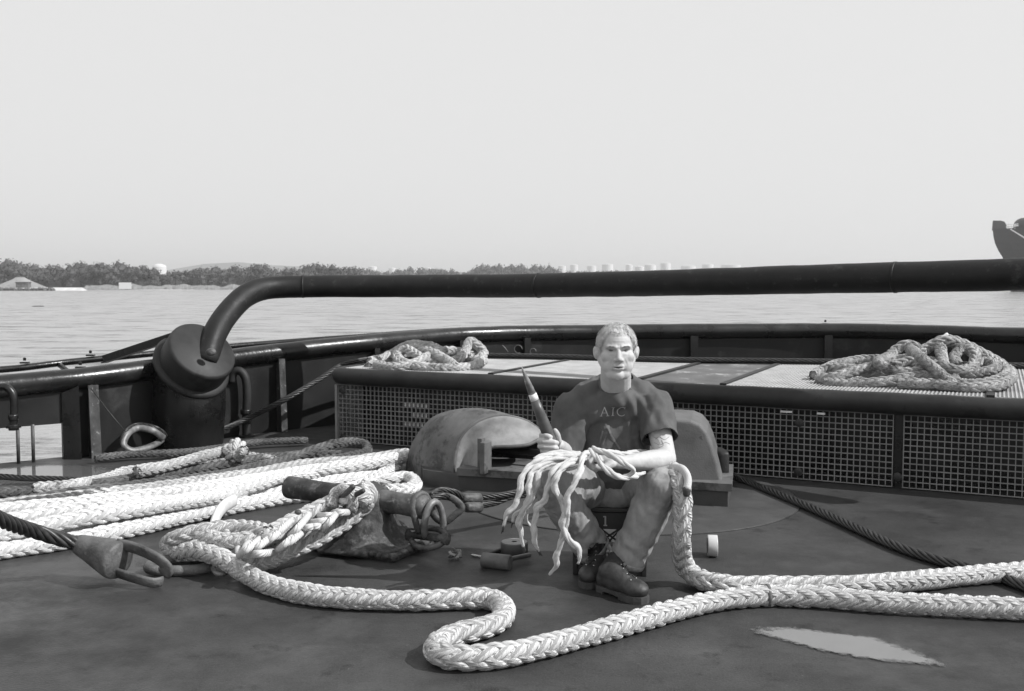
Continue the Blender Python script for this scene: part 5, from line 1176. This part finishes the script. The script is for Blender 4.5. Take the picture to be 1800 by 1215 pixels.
# boots
def boot(heel, toe, an):
    f = (toe-heel); f.z = 0; L_ = f.length; f.normalize(); sd_ = Vector((-f.y, f.x, 0)); k = .29/.29
    def b(x, y, z): return heel + f*x + sd_*y + Z*z
    lf = max(L_, .26); sc_ = lf/.29; rot = Matrix((tuple(f), tuple(sd_), (0,0,1))).transposed()
    g = G(); g.ell(b(.045, 0, .055), (.048, .040, .05), rot); g.cap(b(.06, 0, .06), .042, b(.19*sc_, 0, .055), .040, 24); g.ell(b(.215*sc_, .0, .052), (.070, .050, .040), rot, 28, 16); g.ell(b(.13*sc_, .0, .045), (.09, .043, .035), rot)
    g.cap(b(.085, 0, .092), .042, b(.165*sc_, 0, .068), .038, 24); at_ = an + Vector((0, .01, .01)); g.cap(b(.06, 0, .09), .046, at_, .050, 28)
    me, co, e = remesh(g, .0045, 8); co[:, 2] = np.maximum(co[:, 2], .022); setco(me, co); co += normals(me)*(.0016*fnoise(co, (30, 30, 30)))[:, None]; setco(me, co)
    bo = obj('boot', me, M['boot'], man, True)
    out_ = [(0,.0),(.004,.022),(.02,.036),(.06,.038),(.11,.036),(.16,.045),(.21,.052),(.25,.046),(.278,.026),(.288,0)]; ol = [(x*sc_, y) for x, y in out_] + [(x*sc_, -y) for x, y in out_[-2:0:-1]]
    g = G(); g.prism([b(x, y, .012) for x, y in ol], (0, 0, .018)); g.prism([b(x, y, .001) for x, y in ol if x < .1*sc_], (0, 0, .014)); g.prism([b(x, y*.97, .001) for x, y in ol if x > .11*sc_], (0, 0, .012)); obj('sole', g, M['sole'], bo)
    bv = BVHTree.FromPolygons([tuple(v) for v in co], [tuple(p.vertices) for p in me.polygons]); prev = {}
    g = G(); g2 = G(); fr = [(b(.19*sc_, 0, .12), .016), (b(.165*sc_, 0, .15), .017), (b(.145*sc_, 0, .18), .018), (b(.13*sc_, 0, .20), .019), (b(.125*sc_, 0, .24), .02), (b(.12*sc_, 0, .28), .021)]
    core = b(.10*sc_, 0, .05); core2 = at_
    for i, (c_, hw) in enumerate(fr):
        t = i/5
        for s in (-1, 1):
            o_ = c_ + sd_*hw*s + f*.1; tgt = core.lerp(core2, t*.9) + sd_*hw*s; h_ = bv.ray_cast(o_, (tgt-o_).normalized())
            if h_[0] is None: continue
            p = h_[0]; g.ell(p, (.0035,)*3, None, 8, 6)
            if -s in prev: g2.tube(spline([prev[-s], (prev[-s]+p)/2 + h_[1]*.006, p], .005), .0022, 6)
            cur = prev.setdefault(('n'), {}); cur[s] = p
        if 'n' in prev: prev = dict(prev.pop('n'))
    obj('eyelets', g, M['metal'], bo, True)['kind'] = 'stuff'
    if g2.n: obj('laces', g2, M['dark'], bo, True)['kind'] = 'stuff'
boot(W(1052, 1036, z=0), W(1138, 1063, z=0), P_an[1] + Vector((-.01,.02,0)))
boot(W(1056, 1008, z=0), W(1030, 1037, z=0), P_an[-1])

# the spike he holds, and the crate he sits on
fd = thing('fid', 'long tapering wooden splicing spike with a pale tip held up in the man\'s fist', 'fid', F0)
ax_ = (F1-F0); L_ = ax_.length
g = G(); g.lathe(F0, [(.010, -.02), (.020, -.012), (.025, .01), (.0265, .06), (.0255, .12), (.022, .19), (.0178, L_*.62)], ax_, 28); obj('shaft', g, M['fid'], fd, True)
g = G(); g.lathe(F0 + ax_.normalized()*L_*.62, [(.0182, 0), (.0178, .015), (.0170, .030)], ax_, 24); obj('band', g, M['white'], fd, True)
g = G(); g.lathe(F0 + ax_.normalized()*(L_*.62+.029), [(.0168, 0), (.0115, (L_*.38-.03)*.5), (.005, (L_*.38-.03)*.9), (.001, L_*.38-.029)], ax_, 20); obj('tip', g, M['fidtip'], fd, True)

cr = thing('crate', 'dark plastic crate with open diamond sides under the seated man', 'crate', W(1076, 1000, z=0))
C0 = W(1078, 1013, z=0); cx = C0.x; cy = C0.y + .17; hw2 = .155; ht = .285
X = Vector((.995, -.10, 0)).normalized(); Y = Vector((.10, .995, 0)).normalized()
def cp(x, y, z): return Vector((cx, cy, 0)) + X*x + Y*y + Z*z
g = G()
for sx in (-1, 1):
    for sy in (-1, 1): g.box(cp(sx*hw2, sy*hw2, ht/2), (.022, .022, ht), (X, Y, Z), .003)
obj('corner_posts', g, M['crate'], cr)['kind'] = 'stuff'
g = G()
for sx, sy in ((0,-1),(0,1)): g.box(cp(0, sy*hw2, ht-.035), (2*hw2-.02, .010, .07), (X, Y, Z)); g.box(cp(0, sy*hw2, .012), (2*hw2-.02, .012, .02), (X, Y, Z)); g.box(cp(0, sy*hw2, .14), (2*hw2-.02, .009, .01), (X, Y, Z))
for sx in (-1, 1): g.box(cp(sx*hw2, 0, ht-.035), (.010, 2*hw2-.02, .07), (X, Y, Z)); g.box(cp(sx*hw2, 0, .012), (.012, 2*hw2-.02, .02), (X, Y, Z))
obj('rim_band', g, M['crate'], cr)
for sy, al in ((-1, 0), (1, 0)):
    g = G()
    for k in range(-3, 4):
        for d_ in (-1, 1):
            x0 = k*.075; a = cp(np.clip(x0-.045*d_, -hw2, hw2), sy*hw2, .15); b_ = cp(np.clip(x0+.045*d_, -hw2, hw2), sy*hw2, .215); g.bar(a, b_, .008, .007, tuple(Y))
    for k in (-1, 0, 1):
        for d_ in (-1, 1): g.bar(cp(k*.1-.05*d_, sy*hw2, .02), cp(k*.1+.05*d_, sy*hw2, .135), .008, .012, tuple(Y))
    obj('side_lattice', g, M['crate'], cr)
for sx in (-1, 1):
    g = G()
    for k in (-1, 0, 1):
        for d_ in (-1, 1): g.bar(cp(sx*hw2, k*.1-.05*d_, .02), cp(sx*hw2, k*.1+.05*d_, .21), .008, .01, tuple(X))
    obj('side_lattice', g, M['crate'], cr)
g = G(); g.box(cp(0, 0, ht+.012), (2*hw2+.01, 2*hw2+.01, .02), (X, Y, Z), .004); obj('seat_board', g, M['crate'], cr)
m0 = cp(-.02, -hw2-.0065, ht-.035); g = G(); g.box(m0, (.007, .003, .040), (X, Y, Z)); g.box(m0 - Z*.021, (.016, .0034, .005), (X, Y, Z)); g.box(m0 + Z*.019 - X*.004, (.012, .0034, .005), (X, Y, Z)); obj('number_mark', g, M['print'], cr)
